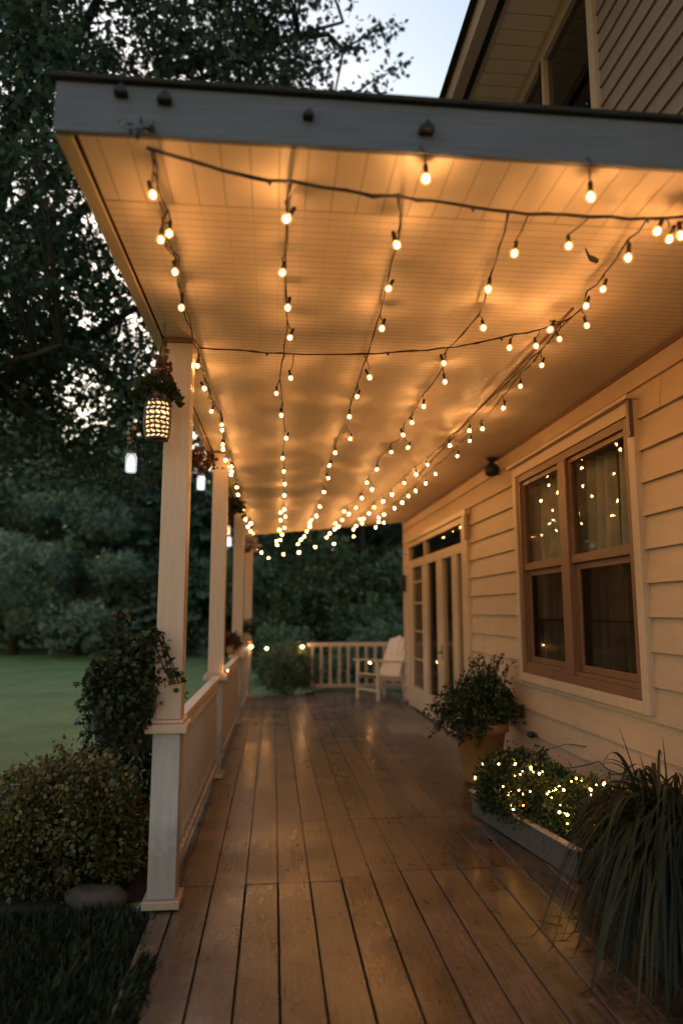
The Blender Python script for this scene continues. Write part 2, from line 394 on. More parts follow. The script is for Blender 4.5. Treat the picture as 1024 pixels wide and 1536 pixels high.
# ------------------------------------------------------------------ setting
def ground():
    n = 60
    b = MB()
    xs = np.concatenate([np.linspace(-150, -12, 8), np.linspace(-10, 10, 24), np.linspace(12, 150, 8)])
    ys = np.concatenate([np.linspace(-60, 0, 6), np.linspace(1, 36, 40), np.linspace(40, 250, 8)])
    v = []
    for y in ys:
        for x in xs:
            dip = 0.05 * math.sin(x * 0.5 + 1) * math.sin(y * 0.33) * min(1, max(0, (abs(x + 0.6) - 1.0)) * 0.3 if x < -1.6 or x > 4 else 0)
            v.append((x, y, GZ + dip))
    nx = len(xs)
    f = [(j * nx + i, j * nx + i + 1, (j + 1) * nx + i + 1, (j + 1) * nx + i) for j in range(len(ys) - 1) for i in range(nx - 1)]
    b.add(v, f, True)
    return tag(b.build('lawn', M['lawn']), kind='structure')
ground()

def deck():
    b = MB(); tint = []
    bw = 0.187; x = -0.70; i = 0
    def board(x0, x1, y0, y1):
        dz = random.uniform(-0.0018, 0.0018); t = random.random()
        e = 0.0025
        v = [(x0, y0, -0.03), (x1, y0, -0.03), (x1, y1, -0.03), (x0, y1, -0.03),
             (x0, y0, dz - e), (x1, y0, dz - e), (x1, y1, dz - e), (x0, y1, dz - e),
             (x0 + e, y0 + e, dz), (x1 - e, y0 + e, dz), (x1 - e, y1 - e, dz), (x0 + e, y1 - e, dz)]
        f = [(0, 1, 5, 4), (1, 2, 6, 5), (2, 3, 7, 6), (3, 0, 4, 7), (4, 5, 9, 8), (5, 6, 10, 9), (6, 7, 11, 10), (7, 4, 8, 11), (8, 9, 10, 11)]
        b.add(v, f); tint.extend([t] * 12)
    while x < 3.55:
        xa, xb = x, x + bw
        ys = 4.39 + (0.0 if xa < 0.40 else 0.06 if xa < 0.6 else 0.13) + random.uniform(-0.008, 0.008)
        yend = 13.75 if xa < 0.62 else 14.55
        if i == 0: xa = -.625
        if xa < 2.36:
            g = 0.0042 if xa < 1.3 else 0.0022
            board(xa + g, xb - g, -1.2, ys - 0.006)
            y1 = 5.62 + random.uniform(-0.02, 0.02)
            board(xa + 0.0016, xb - 0.0016, ys + 0.001, y1)
            y2 = random.choice([9.1, 9.12, 10.9])
            board(xa + 0.0016, xb - 0.0016, y1 + 0.002, y2)
            board(xa + 0.0016, xb - 0.0016, y2 + 0.002, yend)
        else:
            board(xa + 0.0016, xb - 0.0016, 12.6, yend)
        x = xb; i += 1
    o = b.build('porch_deck', M['deck'])
    at = o.data.attributes.new('tint', 'FLOAT', 'POINT'); at.data.foreach_set('value', np.array(tint, np.float32))
    tag(o, kind='structure')
    s = MB(); s.box(-0.60, 2.30, -1.2, 13.70, GZ - 0.05, -0.034); s.box(0.66, 3.5, 13.702, 14.50, GZ - 0.05, -0.034); s.box(2.302, 3.5, 12.7, 13.70, GZ - 0.05, -0.034)
    tag(s.build('deck_foundation', M['dark']), kind='structure')
deck()

def mulch():
    b = MB(); v = [(0, 0, 0)]
    v = [(-1.35, 4.85, GZ + 0.025)]; f = []
    n = 28
    for k in range(n):
        t = 2 * PI * k / n; r = 1 + 0.10 * math.sin(3 * t + 1) + 0.06 * math.sin(7 * t)
        v.append((min(-1.42 + 1.05 * r * math.cos(t), -0.69), 4.95 + 0.66 * r * math.sin(t), GZ + 0.008))
    for k in range(n): f.append((0, 1 + k, 1 + (k + 1) % n))
    b.add(v, f, True)
    tag(b.build('mulch_bed', M['soil']), kind='structure')
mulch()

def turf():
    rng = np.random.default_rng(5)
    P = []
    def patch(x0, x1, y0, y1, n):
        p = np.stack([rng.uniform(x0, x1, n), rng.uniform(y0, y1, n), np.full(n, GZ)], 1); P.append(p)
    patch(-2.6, -0.72, 2.2, 4.3, 26000)
    patch(-0.74, -0.635, 2.2, 4.05, 2600)
    patch(-0.66, -0.63, 2.2, 3.5, 2600)
    patch(-3.4, -2.4, 2.8, 5.2, 5000)
    p = np.concatenate(P)
    far = p[:, 1] > 9
    ax = rng.normal(size=p.shape) * 0.35; ax[:, 2] = 1
    # blades near the deck lean over its edge
    near = (p[:, 0] > -0.95) & (p[:, 1] < 4.1); ax[near, 0] += 0.45
    sz = rng.uniform(0.05, 0.10, len(p)) * np.where(far, 1.3, 1); sz[near] *= 1.6
    lean = (p[:, 0] > -0.665) & (p[:, 1] < 3.5); ax[lean, 0] += .55; sz[lean] *= 1.35
    o = leaves('grass', p, ax, sz, 'slim', M['turf'])
    tag(o, kind='stuff')
turf()

# ------------------------------------------------------------------ house
house = empty('house', (WX, 6.0, 0), 'two storey house with cream clapboard siding along the porch', 'house')
# openings in the front wall: (y0, y1, z0, z1)
WIN = (4.30, 6.46, 1.02, 2.86)
DOOR = (8.22, 12.02, 0.03, 2.74)
UW1 = (4.56, 5.44, 3.9, 6.44)
UW2 = (5.53, 6.52, 3.9, 6.44)
def siding(b, y0, y1, z0, z1, expo, lip, holes, jitter=0.0):
    z = z0
    while z < z1 - 1e-4:
        zt = min(z + expo, z1)
        butts = sorted(random.uniform(y0 + .5, y1 - .5) for _ in range(int((y1 - y0) / 3.2)))
        jj = [random.uniform(-jitter, jitter) for _ in range(len(butts) + 1)]
        cuts = sorted({y0, y1} | {h[0] for h in holes if y0 < h[0] < y1} | {h[1] for h in holes if y0 < h[1] < y1} | set(butts))
        for a, c in zip(cuts[:-1], cuts[1:]):
            mid = (a + c) / 2; segs = [(z, zt)]; j = jj[sum(1 for q in butts if q < mid)]
            if a in butts: a += .0012
            if c in butts: c -= .0012
            def xat(q): return WX - 0.004 - (lip + j) * (1 - (q - z) / expo)
            for h in holes:
                if h[0] < mid < h[1]:
                    ns = []
                    for (s0, s1) in segs:
                        if h[2] >= s1 or h[3] <= s0: ns.append((s0, s1)); continue
                        if s0 < h[2]: ns.append((s0, h[2]))
                        if s1 > h[3]: ns.append((h[3], s1))
                    segs = ns
            for (s0, s1) in segs:
                xa, xb = xat(s0), xat(s1)
                b.add([(xa, a, s0), (xa, c, s0), (xb, c, s1), (xb, a, s1)], [(0, 3, 2, 1)])
                if s0 == z:
                    b.add([(xa, a, s0), (xa, c, s0), (WX, c, s0), (WX, a, s0)], [(0, 1, 2, 3)])
        z = zt
b = MB(); siding(b, -1.0, YC - 0.1, 0.06, 3.03, 0.212, 0.027, [WIN, DOOR], 0.0028)
b.build('wall', M['siding'], house)
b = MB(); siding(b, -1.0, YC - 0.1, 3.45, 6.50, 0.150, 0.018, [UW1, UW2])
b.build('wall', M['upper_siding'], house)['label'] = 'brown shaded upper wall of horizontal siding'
b = MB(); b.box(WX - 0.012, WX + 0.01, -1.0, YC - 0.1, 3.033, 3.30); b.build('frieze_board', M['siding'], house)
b = MB(); b.box(WX - 0.022, WX - 0.0125, -1.0, YC - 0.1, 3.165, CE - 0.003); b.build('cornice_strip', M['brown_frame'], house)
b = MB(); b.box(WX - 0.032, WX + 0.06, YC - 0.098, YC, 0.02, 6.5); b.build('corner_board', M['wood_cream'], house)
b = MB(); b.box(WX + .0015, WX + .004, -1.0, WIN[0], .03, 3.03); b.box(WX + .0015, WX + .004, WIN[1], DOOR[0], .03, 3.03); b.build('sheathing', M['dark'], house)
b = MB()
b.box(WX + 0.0, 9.0, YC - 0.0005, YC + 0.02, GZ, 6.5); b.box(WX, 9.0, -1.02, -1.0, GZ, 6.5)
b.box(9.0, 9.03, -1.02, YC + .02, GZ, 6.5)
b.build('outer_wall', M['siding'], house)
b = MB(); b.box(WX + 2.2, WX + 2.22, -0.99, YC - .01, 0, 6.4); b.box(WX + .02, WX + 2.2, -0.99, YC - .01, 3.30, 3.34)
b.box(WX + .02, WX + 2.2, -0.99, YC - .01, 0.0, 0.02); b.box(WX + .02, WX + 2.2, 7.3, 7.33, 0.02, 3.30)
b.box(WX + .02, WX + .05, 2.0, WIN[0] - .02, .02, 3.3); b.box(WX + .02, WX + .05, WIN[1] + .02, DOOR[0] - .02, .02, 3.3)
b.build('interior_wall', M['interior'], house)
# upper eave
EZ = 6.614
b = MB(); b.box(1.68, 1.79, -1.3, YC + .5, EZ - 0.02, EZ + 0.20); b.build('fascia', M['upper_frame'], house, 0.004)
b = MB(); b.box(1.795, 1.875, -1.3, YC + .5, EZ + 0.012, EZ + 0.03); b.build('soffit_vent', M['dark'], house)
b = MB(); b.box(1.855, 1.893, -1.3, YC + .5, EZ - 0.012, EZ + 0.011); b.build('soffit_trim', M['upper_frame'], house)
b = MB(); y = -1.3
while y < YC + .5:
    b.box(1.894, WX + 0.03, y + 0.004, y + 0.161, EZ + random.uniform(-.001, .001), EZ + 0.02); y += 0.165
b.build('soffit', M['soffit'], house, 0.003)
b = MB(); b.box(1.80, WX, -1.3, YC + .5, EZ + 0.0305, EZ + 0.04); b.build('soffit_backing', M['dark'], house)
b = MB()
v = [(1.62, -1.35, EZ + .20), (1.62, YC + .55, EZ + .20), (5.7, YC + .55, EZ + 2.6), (5.7, -1.35, EZ + 2.6), (9.7, YC + .55, EZ + .2), (9.7, -1.35, EZ + .2)]
b.add(v, [(0, 3, 2, 1), (3, 5, 4, 2)]); b.add([(p[0], p[1], p[2] - .03) for p in v], [(0, 1, 2, 3), (3, 2, 4, 5)])
b.build('roof', M['shingle'], house)
for yy in (YC + .02, -1.02):
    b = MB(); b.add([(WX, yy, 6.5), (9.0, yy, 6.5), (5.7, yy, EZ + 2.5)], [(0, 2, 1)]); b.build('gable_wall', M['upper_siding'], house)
# upper trim along the eave, jambs
b = MB(); b.box(WX - 0.045, WX + 0.01, -1.0, YC - .1, 6.47, EZ - 0.014); b.build('eave_trim', M['upper_frame'], house, 0.003)
def frame_rect(b, y0, y1, z0, z1, wy, wz, x0, x1, bottom=True):
    b.box(x0, x1, y0, y0 + wy, z0, z1); b.box(x0, x1, y1 - wy, y1, z0, z1)
    b.box(x0, x1, y0 + wy + .0005, y1 - wy - .0005, z1 - wz, z1)
    if bottom: b.box(x0, x1, y0 + wy + .0005, y1 - wy - .0005, z0, z0 + wz)
for (u, lab) in ((UW1, 'upper window reflecting the tree'), (UW2, 'dark upper window under the eave')):
    b = MB(); frame_rect(b, u[0] - .09, u[1] + .0445, u[2] - .05, 6.468, .09 if u is UW1 else .045, .03, WX - .05, WX + .03)
    w = b.build('window', M['upper_frame'], house, 0.003); w['label'] = lab
    b = MB(); yy0, yy1 = u[0] + .0, u[1]
    b.add([(WX - .005, yy0, u[2]), (WX - .005, yy1, u[2]), (WX - .005, yy1, 6.44), (WX - .005, yy0, 6.44)], [(0, 1, 2, 3)])
    b.build('pane', M['dark_glass'], w)

# main window
def main_window():
    y0, y1, z0, z1 = WIN
    b = MB()   # cream casing
    b.box(WX - .060, WX + .0, y0 - .085, y0 - .0, z0 - .075, z1 + .09)
    b.box(WX - .060, WX + .0, y1 + .0, y1 + .085, z0 - .075, z1 + .09)
    b.box(WX - .060, WX + .0, y0 + .0005, y1 - .0005, z1, z1 + .09)
    b.box(WX - .060, WX + .0, y0 + .0005, y1 - .0005, z0 - .075, z0)
    b.box(WX - .105, WX + .0, y0 - .10, y1 + .12, z1 + .0905, z1 + .118)
    w = b.build('window', M['wood_cream'], house, 0.004)
    w['label'] = 'double window in brown sashes and cream casing'
    b = MB(); frame_rect(b, y0, y1, z0, z1, .075, .065, WX - .045, WX + .06)
    ym = 5.40; b.box(WX - .050, WX + .06, ym - .075, ym + .075, z0 + .066, z1 - .066)
    b.build('frame', M['brown_frame'], w, 0.004)
    b = MB(); b.box(WX - .03, WX + .05, y0 + .076, ym - .076, z0 + .0655, z0 + .10); b.box(WX - .03, WX + .05, ym + .076, y1 - .076, z0 + .0655, z0 + .10)
    b.build('sill', M['brown_frame'], w, 0.003)
    zm = 1.99
    for (a, c) in ((y0 + .0755, ym - .0755), (ym + .0755, y1 - .0755)):
        b = MB(); frame_rect(b, a, c, zm - .035, z1 - .0655, .03, .04, WX - .02, WX + .02)
        b.box(WX - .026, WX - .0205, a, c, zm - .035, zm + .03)
        up = b.build('sash', M['brown_frame'], w, 0.003)
        b = MB(); frame_rect(b, a, c, z0 + .101, zm - .036, .042, .05, WX + .012, WX + .045); b.build('sash', M['brown_frame'], w, 0.003)
        b = MB(); b.add([(WX, a + .02, zm), (WX, c - .02, zm), (WX, c - .02, z1 - .09), (WX, a + .02, z1 - .09)], [(0, 1, 2, 3)]); b.build('pane', M['glass'], w)
        b = MB(); b.add([(WX + .03, a + .02, z0 + .11), (WX + .03, c - .02, z0 + .11), (WX + .03, c - .02, zm - .04), (WX + .03, a + .02, zm - .04)], [(0, 1, 2, 3)]); b.build('pane', M['screen'], w)
        b = MB(); b.box(WX + .034, WX + .044, a + .043, c - .043, 1.50, 1.515); b.build('glazing_bar', M['brown_frame'], w)
    return w
main_window()
# curtains behind the two upper sashes and hanging lower
def curtain(y0, y1, z0, z1, x, lab, folds, amp=0.035):
    b = MB(); n = folds * 10; v = []; f = []
    for k in range(n + 1):
        t = k / n; y = y0 + (y1 - y0) * t
        d = amp * math.sin(2 * PI * folds * t + 0.6 * math.sin(5 * t)) + .012 * math.sin(23 * t)
        v += [(x + d, y, z0), (x + d * .9, y, (z0 + z1) / 2), (x + d * .6, y, z1)]
    for k in range(n):
        for i in range(2): f.append((3 * k + i, 3 * k + 3 + i, 3 * k + 4 + i, 3 * k + 1 + i))
    b.add(v, f, True)
    o = b.build('curtain', M['curtain'])
    return tag(o, lab, 'curtain', 'curtains behind the double window')
curtain(4.36, 4.80, 1.15, 2.78, WX + .17, 'pleated pale curtain at the near edge of the right hand sash', 3, .06)
curtain(4.90, 5.50, 1.15, 2.78, WX + .17, 'pleated pale curtain beside the centre mullion in the right hand sash', 4, .06)
curtain(5.62, 6.90, 1.15, 2.78, WX + .17, 'wide pleated pale curtain filling the left hand sash', 7, .06)

# french doors with sidelights and transom
def doors():
    y0, y1, z0, z1 = DOOR
    b = MB()
    b.box(WX - .060, WX + .01, y0 - .0, y0 + .25, 0.004, z1)           # near casing
    b.box(WX - .060, WX + .01, y1 - .12, y1, 0.004, z1)                # far casing
    b.box(WX - .060, WX + .01, y0 + .2505, y1 - .1205, 2.66, z1)       # head
    b.box(WX - .085, WX + .0, y0 - .04, y1 + .03, z1 + .0005, z1 + .07)
    b.box(WX - .100, WX - .0605, y0 - .04, y0 + .035, z1 - .3, z1 - .001)
    d = b.build('door', M['door_frame'], house, 0.004); d['label'] = 'glazed double doors with sidelights, transom and kick panel'
    b = MB(); b.box(WX - .048, WX + .03, y0 + .2505, y1 - .1205, 2.30, 2.43); b.box(WX - .048, WX + .03, 10.62, 10.70, 2.4305, 2.659); b.build('transom_bar', M['door_frame'], d, 0.003)
    b = MB(); b.box(WX - .052, WX + .03, y0 + .2505, y1 - .1205, 0.03, 0.36); b.build('kick_panel', M['door_frame'], d, 0.004)
    b = MB()
    for (a, c) in ((8.76, 9.02), (9.55, 9.90), (10.52, 10.90), (11.66, 11.895)):
        b.box(WX - .046, WX + .03, a, c, 0.3605, 2.2995)
    b.build('stile', M['door_frame'], d, 0.004)
    for (a, c, z, zt) in ((8.47, 8.76, .36, 2.3), (9.02, 9.55, .36, 2.3), (10.90, 11.66, .36, 2.3), (8.47, 10.62, 2.43, 2.66), (10.70, 11.90, 2.43, 2.66)):
        b = MB(); b.add([(WX - .01, a, z), (WX - .01, c, z), (WX - .01, c, zt), (WX - .01, a, zt)], [(0, 1, 2, 3)]); b.build('pane', M['glass'], d)
    b = MB(); b.add([(WX - .004, 9.90, .36), (WX - .004, 10.52, .36), (WX - .004, 10.52, 2.3), (WX - .004, 9.90, 2.3)], [(0, 1, 2, 3)]); b.build('pane', M['screen'], d)
    b = MB()
    for z in (.80, 1.25, 1.7, 2.05): b.box(WX - .016, WX - .0105, 10.902, 11.658, z, z + .025)
    b.box(WX - .017, WX - .0105, 11.27, 11.29, .362, 2.298)
    b.build('glazing_bar', M['door_frame'], d)
    b = MB(); b.tube([(WX - .047, 9.62, 1.02), (WX - .10, 9.62, 1.02), (WX - .10, 9.70, 1.02)], .011, 8); b.box(WX - .052, WX - .0465, 9.595, 9.645, .92, 1.12); b.build('handle', M['metal'], d)
doors()
def sheer(y0, y1, lab):
    o = curtain(y0, y1, .4, 2.28, WX + .2, lab, 4, .03); o['group'] = 'curtains behind the glazed doors'
sheer(9.05, 9.5, 'pale sheer curtain behind the middle door pane'); sheer(8.5, 8.75, 'narrow sheer curtain behind the near sidelight')

# ------------------------------------------------------------------ porch roof
proof = empty('porch_roof', (0, YF, CE), 'porch roof with glossy board ceiling and grey front beam', 'porch roof')
XL = -0.765
def endy(x): return 15.0 - (x + .6) * 2.6 / 2.96
b = MB(); b.add([(XL + .075, YF + .0255, CE), (WX - .0, YF + .0255, CE), (WX - .0, 2.655, CE), (XL + .075, 2.655, CE)], [(0, 1, 2, 3)])
b.build('ceiling', M['ceil_near'], proof)['label'] = 'front strip of the ceiling with boards running lengthwise'
b = MB(); b.add([(XL + .075, 2.657, CE - .0015), (WX, 2.657, CE - .0015), (WX, endy(WX), CE - .0015), (-.53, endy(-.53), CE - .0015)], [(0, 1, 2, 3)])
b.add([(XL + .075, 2.657, CE - .0015), (WX, 2.657, CE - .0015), (WX, 2.659, CE + .01), (XL + .075, 2.659, CE + .01)], [(0, 1, 2, 3)])
b.build('ceiling', M['ceil'], proof)
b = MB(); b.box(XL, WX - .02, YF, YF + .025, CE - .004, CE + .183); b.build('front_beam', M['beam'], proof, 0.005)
b = MB(); b.box(XL - .022, WX - .02, YF - .022, YF + .10, CE + .1835, CE + .203); b.build('drip_edge', M['shingle'], proof, 0.004)
b = MB()
v = [(XL, YF + .0255, CE - .008), (XL + .055, YF + .0255, CE - .008), (-.553, endy(-.6), CE - .008), (-.61, endy(-.6), CE - .008)]
b.add(v + [(p[0], p[1], CE + .18) for p in v], [(0, 1, 2, 3), (0, 3, 7, 4), (1, 5, 6, 2), (4, 7, 6, 5), (3, 2, 6, 7), (0, 4, 5, 1)])
b.build('edge_board', M['edge'], proof, 0.003)
b = MB(); v = [(XL + .056, YF + .0255, CE + .012), (XL + .0755, YF + .0255, CE + .012), (-.532, endy(-.53), CE + .012), (-.552, endy(-.55), CE + .012)]
b.add(v, [(0, 1, 2, 3)]); b.build('shadow_gap', M['dark'], proof)
b = MB(); v = [(XL - .03, YF + .102, CE + .213), (WX - .02, YF + .102, CE + .213), (WX - .02, endy(WX) + .1, CE + .235), (-.66, endy(-.6) + .1, CE + .213)]
b.add(v + [(p[0], p[1], p[2] - .03) for p in v], [(0, 1, 2, 3), (4, 7, 6, 5), (0, 4, 5, 1), (1, 5, 6, 2), (2, 6, 7, 3), (3, 7, 4, 0)]); b.build('roof', M['bounce_roofing'], proof)
b = MB(); p, q = Vector((-.60, endy(-.6) + .02, CE + .08)), Vector((WX, endy(WX) + .02, CE + .08)); b.bar(p, q, .03, .19); b.build('end_board', M['edge'], proof)
# long dark seam in the ceiling
b = MB(); b.bar((1.575, 3.43, CE - .012), (1.70, 8.2, CE - .012), .012, .010); b.build('ceiling_seam', M['brown_frame'], proof)

# ------------------------------------------------------------------ posts and railings
POSTS = [(-.578, 4.15), (-.552, 7.12), (-.515, 10.40), (-.480, 13.45)]
post_labels = ['thick cream porch post nearest the steps, ivy over its cap', 'second cream porch post with a lit bulb on its cap',
               'third cream porch post beside the russet plant', 'last cream porch post at the far end, pot of dark leaves on its cap']
def make_post(x, y, lab):
    r = empty('porch_post', (x, y, 0), lab, 'porch post', 'posts along the porch edge')
    w = .075
    b = MB(); b.box(x - w, x + w, y - w, y + w, .985, CE - .03); b.build('shaft', M['post'], r, .006)
    b = MB(); b.box(x - w - .012, x + w + .012, y - w - .012, y + w + .012, CE - .0295, CE - .0085); b.build('capital', M['brown_frame'], r, .003)
    b = MB(); b.box(x - w - .02, x + w + .02, y - w - .02, y + w + .02, .965, .9845); b.box(x - .115, x + .115, y - .115, y + .115, .915, .9645); b.build('cap', M['post'], r, .007)
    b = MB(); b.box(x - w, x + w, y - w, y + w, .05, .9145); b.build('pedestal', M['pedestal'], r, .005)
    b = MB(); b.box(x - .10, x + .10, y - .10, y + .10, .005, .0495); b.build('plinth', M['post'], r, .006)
    return r
for (x, y), lab in zip(POSTS, post_labels): make_post(x, y, lab)
def railing(p, q, lab, pitch, zb=(.10, .155), bal=(.042, .03)):
    p, q = Vector(p), Vector(q); d = (q - p); ln = d.length; d.normalize()
    r = empty('porch_railing', (p.x, p.y, 0), lab, 'railing', 'railings around the porch')
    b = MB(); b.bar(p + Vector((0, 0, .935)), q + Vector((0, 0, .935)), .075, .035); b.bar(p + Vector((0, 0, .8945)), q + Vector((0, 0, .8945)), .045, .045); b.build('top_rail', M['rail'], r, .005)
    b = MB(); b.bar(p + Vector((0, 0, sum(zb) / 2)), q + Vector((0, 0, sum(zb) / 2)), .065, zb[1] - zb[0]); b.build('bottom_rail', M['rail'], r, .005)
    n = int(ln / pitch)
    ang = math.atan2(d.y, d.x)
    hb = (.8715 - zb[1] - .001)
    bm = MB()
    if bal[0] < .05:
        q = bal[0] * .62; bm.lathe([(.0005, -hb / 2), (q, -hb / 2), (q, -hb * .40), (q * .72, -hb * .38), (q, -hb * .33), (q * 1.05, -hb * .1), (q * .85, hb * .3), (q * .7, hb * .38), (q, hb * .40), (q, hb / 2), (.0005, hb / 2)], (0, 0, 0), 10)
    else: bm.obox((0, 0, 0), (bal[0], bal[1], hb), (0, 0, ang))
    me = bm.mesh('baluster'); me.materials.append(M['rail'])
    for k in range(n):
        c = p + d * ((k + .5) * ln / n) + Vector((0, 0, zb[1] + .0005 + hb / 2))
        o = link('baluster', me, None, r, c - Vector((p.x, p.y, 0)))
for i, lab in enumerate(['near white railing between the first and second posts', 'middle white railing between the second and third posts', 'far white railing between the third and last posts']):
    a, c = POSTS[i], POSTS[i + 1]
    railing((a[0] + .01, a[1] + .077, 0), (c[0] + .01, c[1] - .077, 0), lab, .125, bal=(.032, .034))
railing((.70, 14.42, 0), (3.45, 14.42, 0), 'white railing with wide spaced balusters across the far end', .172, (.06, .13), (.06, .035))

# ------------------------------------------------------------------ string lights
BULBS = {
  'A': [[-0.45,2.38,3.06],[-0.47,2.69,3.06],[-0.43,2.64,3.06],[-0.45,2.96,3.06],[-0.47,3.33,3.06],[-0.48,4.16,3.06],[-0.48,4.6,3.06],[-0.48,5.14,3.06],[-0.43,5.52,3.06],[-0.44,5.69,3.06],[-0.47,6.2,3.06],[-0.48,6.39,3.06],[-0.49,6.85,3.06],[-0.45,7.17,3.06],[-0.46,7.42,3.06],[-0.48,7.6,3.06],[-0.46,8.4,3.06],[-0.47,8.94,3.06],[-0.48,10.31,3.06],[-0.47,11.38,3.06],[-0.4,11.89,3.06],[-0.47,12.37,3.06],[-0.41,13.44,3.06],[-0.44,13.1,3.06],[-0.41,14.73,3.01],[-0.43,14.31,3.06],[-0.38,14.71,2.85],[-0.26,14.61,2.79],[-0.11,14.47,2.67]],
  'B': [[0.03,2.49,3.06],[0.02,2.92,3.06],[0.05,3.28,3.06],[0.07,3.66,3.06],[-0.0,4.66,3.06],[0.04,5.2,3.06],[0.09,5.91,3.06],[0.07,6.71,3.06],[0.09,7.37,3.06],[0.11,8.12,3.06],[0.12,8.93,3.06],[0.14,10.19,3.06],[0.09,10.54,3.06],[0.17,10.99,3.06],[0.1,11.4,3.06],[0.09,12.84,3.06],[0.18,12.51,3.06],[0.15,13.62,3.06],[0.12,14.27,3.02],[0.04,14.34,3.0],[0.06,14.32,2.92],[0.19,14.21,2.72]],
  'C': [[0.48,2.64,3.06],[0.51,3.03,3.06],[0.55,3.49,3.06],[0.56,4.68,3.06],[0.56,5.19,3.06],[0.64,5.88,3.06],[0.56,6.43,3.06],[0.55,7.01,3.06],[0.59,7.7,3.06],[0.61,8.63,3.06],[0.64,9.87,3.06],[0.65,10.86,3.06],[0.6,11.36,3.06],[0.59,11.8,3.06],[0.62,12.27,3.06],[0.6,13.0,3.06],[0.59,13.86,3.05],[0.52,13.91,2.99],[0.47,13.96,2.91],[0.49,13.95,2.74],[0.8,13.67,2.83]],
  'D': [[0.97,2.99,3.06],[1.08,3.43,3.06],[1.0,3.97,3.06],[1.09,4.31,3.06],[1.07,4.87,3.06],[1.07,5.31,3.06],[1.07,5.7,3.06],[1.2,6.15,3.06],[1.08,6.35,3.06],[1.06,7.16,3.06],[1.06,7.94,3.06],[1.18,8.38,3.06],[1.14,9.05,3.06],[1.16,9.89,3.06],[1.13,10.59,3.06],[1.03,10.31,3.06],[1.1,11.31,3.06],[1.03,11.76,3.06],[1.12,12.22,3.06],[1.09,12.63,3.06],[1.06,13.3,3.06],[1.01,13.48,3.0],[1.14,13.37,2.86]],
  'E1': [[1.47,2.65,3.06],[1.5,2.94,3.06],[1.5,3.12,3.06],[1.61,3.35,3.06],[1.54,3.54,3.06],[1.6,3.95,3.06],[1.61,4.35,3.06],[1.66,4.85,3.06],[1.68,5.44,3.06],[1.69,5.85,3.06],[1.74,6.46,3.06],[1.73,7.35,3.06],[1.75,7.92,3.06],[1.73,8.42,3.06],[1.72,8.83,3.06],[1.74,9.39,3.06],[1.72,9.9,3.06],[1.68,10.61,3.06],[1.65,10.93,3.06],[1.73,11.51,3.06],[1.83,11.59,3.06],[1.79,12.26,3.06]],
  'E2': [[1.59,5.51,3.06],[1.56,6.04,3.06],[1.54,6.88,3.06],[1.53,7.41,3.06],[1.49,7.9,3.06],[1.49,8.75,3.06],[1.46,9.3,3.06],[1.42,9.86,3.06],[1.43,10.49,3.06],[1.43,11.11,3.06],[1.38,11.2,3.06],[1.48,11.71,3.06],[1.42,12.1,3.06],[1.43,12.6,3.06],[1.49,13.07,2.98]],
  'F': [[0.98,2.66,3.06],[1.18,2.58,3.06],[1.48,2.44,3.06],[1.56,2.49,3.06],[1.59,2.46,3.06]],
  'G': [[0.09,4.33,3.06],[0.59,4.27,3.06],[1.31,3.69,3.06],[1.45,3.65,3.06],[1.44,3.42,3.06]],
}

def bulb_proto():
    b = MB(); R = .0185
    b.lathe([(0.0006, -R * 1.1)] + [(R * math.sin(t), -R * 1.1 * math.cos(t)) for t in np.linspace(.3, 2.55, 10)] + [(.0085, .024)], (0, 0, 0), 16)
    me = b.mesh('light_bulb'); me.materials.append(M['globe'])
    c = MB(); r = .0088
    c.lathe([(0.0006, -r * 1.25)] + [(r * math.sin(t), -r * 1.25 * math.cos(t)) for t in np.linspace(.4, 2.75, 8)] + [(.0004, r * 1.25)], (0, -0.0, -.001), 12)
    mc = c.mesh('filament'); mc.materials.append(M['bulb'])
    s = MB(); s.lathe([(.0005, .056), (.006, .055), (.0085, .048), (.0085, .026), (.0105, .024), (.0105, .016), (.0005, .014)], (0, 0, 0), 8)
    ms = s.mesh('socket'); ms.materials.append(M['cord'])
    return me, ms, mc
BME, SME, CME = bulb_proto()
CMES = [CME]
for kk, st_ in enumerate((170.0, 230.0, 390.0)):
    cm_ = CME.copy(); cm_.materials.clear(); cm_.materials.append(emit('lit_filament', (1.0, 0.42 + .02 * kk, 0.115 + .012 * kk), st_)); CMES.append(cm_)
def add_bulb(parent, pos, tilt=None):
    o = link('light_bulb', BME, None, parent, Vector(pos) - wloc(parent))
    o.rotation_euler = tilt or (random.uniform(-.45, .45), random.uniform(-.45, .45), random.uniform(0, 6))
    o.scale = (random.uniform(.9, 1.1),) * 3
    link('filament', random.choice(CMES), None, o)
    if pos[1] < 9.5:
        link('socket', SME, None, o)
    return o
def wiggle(pts, step=.10, amp=.006, sag=0.0):
    out = []
    for i in range(len(pts) - 1):
        p, q = Vector(pts[i]), Vector(pts[i + 1]); n = max(2, int((q - p).length / step))
        for k in range(n):
            t = k / n
            w = p.lerp(q, t); s = 4 * t * (1 - t)
            w += Vector((random.uniform(-amp, amp), random.uniform(-amp, amp), random.uniform(-amp, amp) - sag * s)) if k else Vector((0, 0, 0))
            out.append(w)
    out.append(Vector(pts[-1])); return out
LAB = {'A': 'crowded double strand of bulbs along the left edge of the ceiling', 'B': 'sparse bulb strand running down the ceiling second from the posts',
       'C': 'bulb strand running down the middle of the ceiling', 'D': 'bulb strand whose dark wire crosses the ceiling right of the middle',
       'E1': 'outer bulb strand nearest the house wall', 'E2': 'bulb strand just inside the one nearest the house wall'}
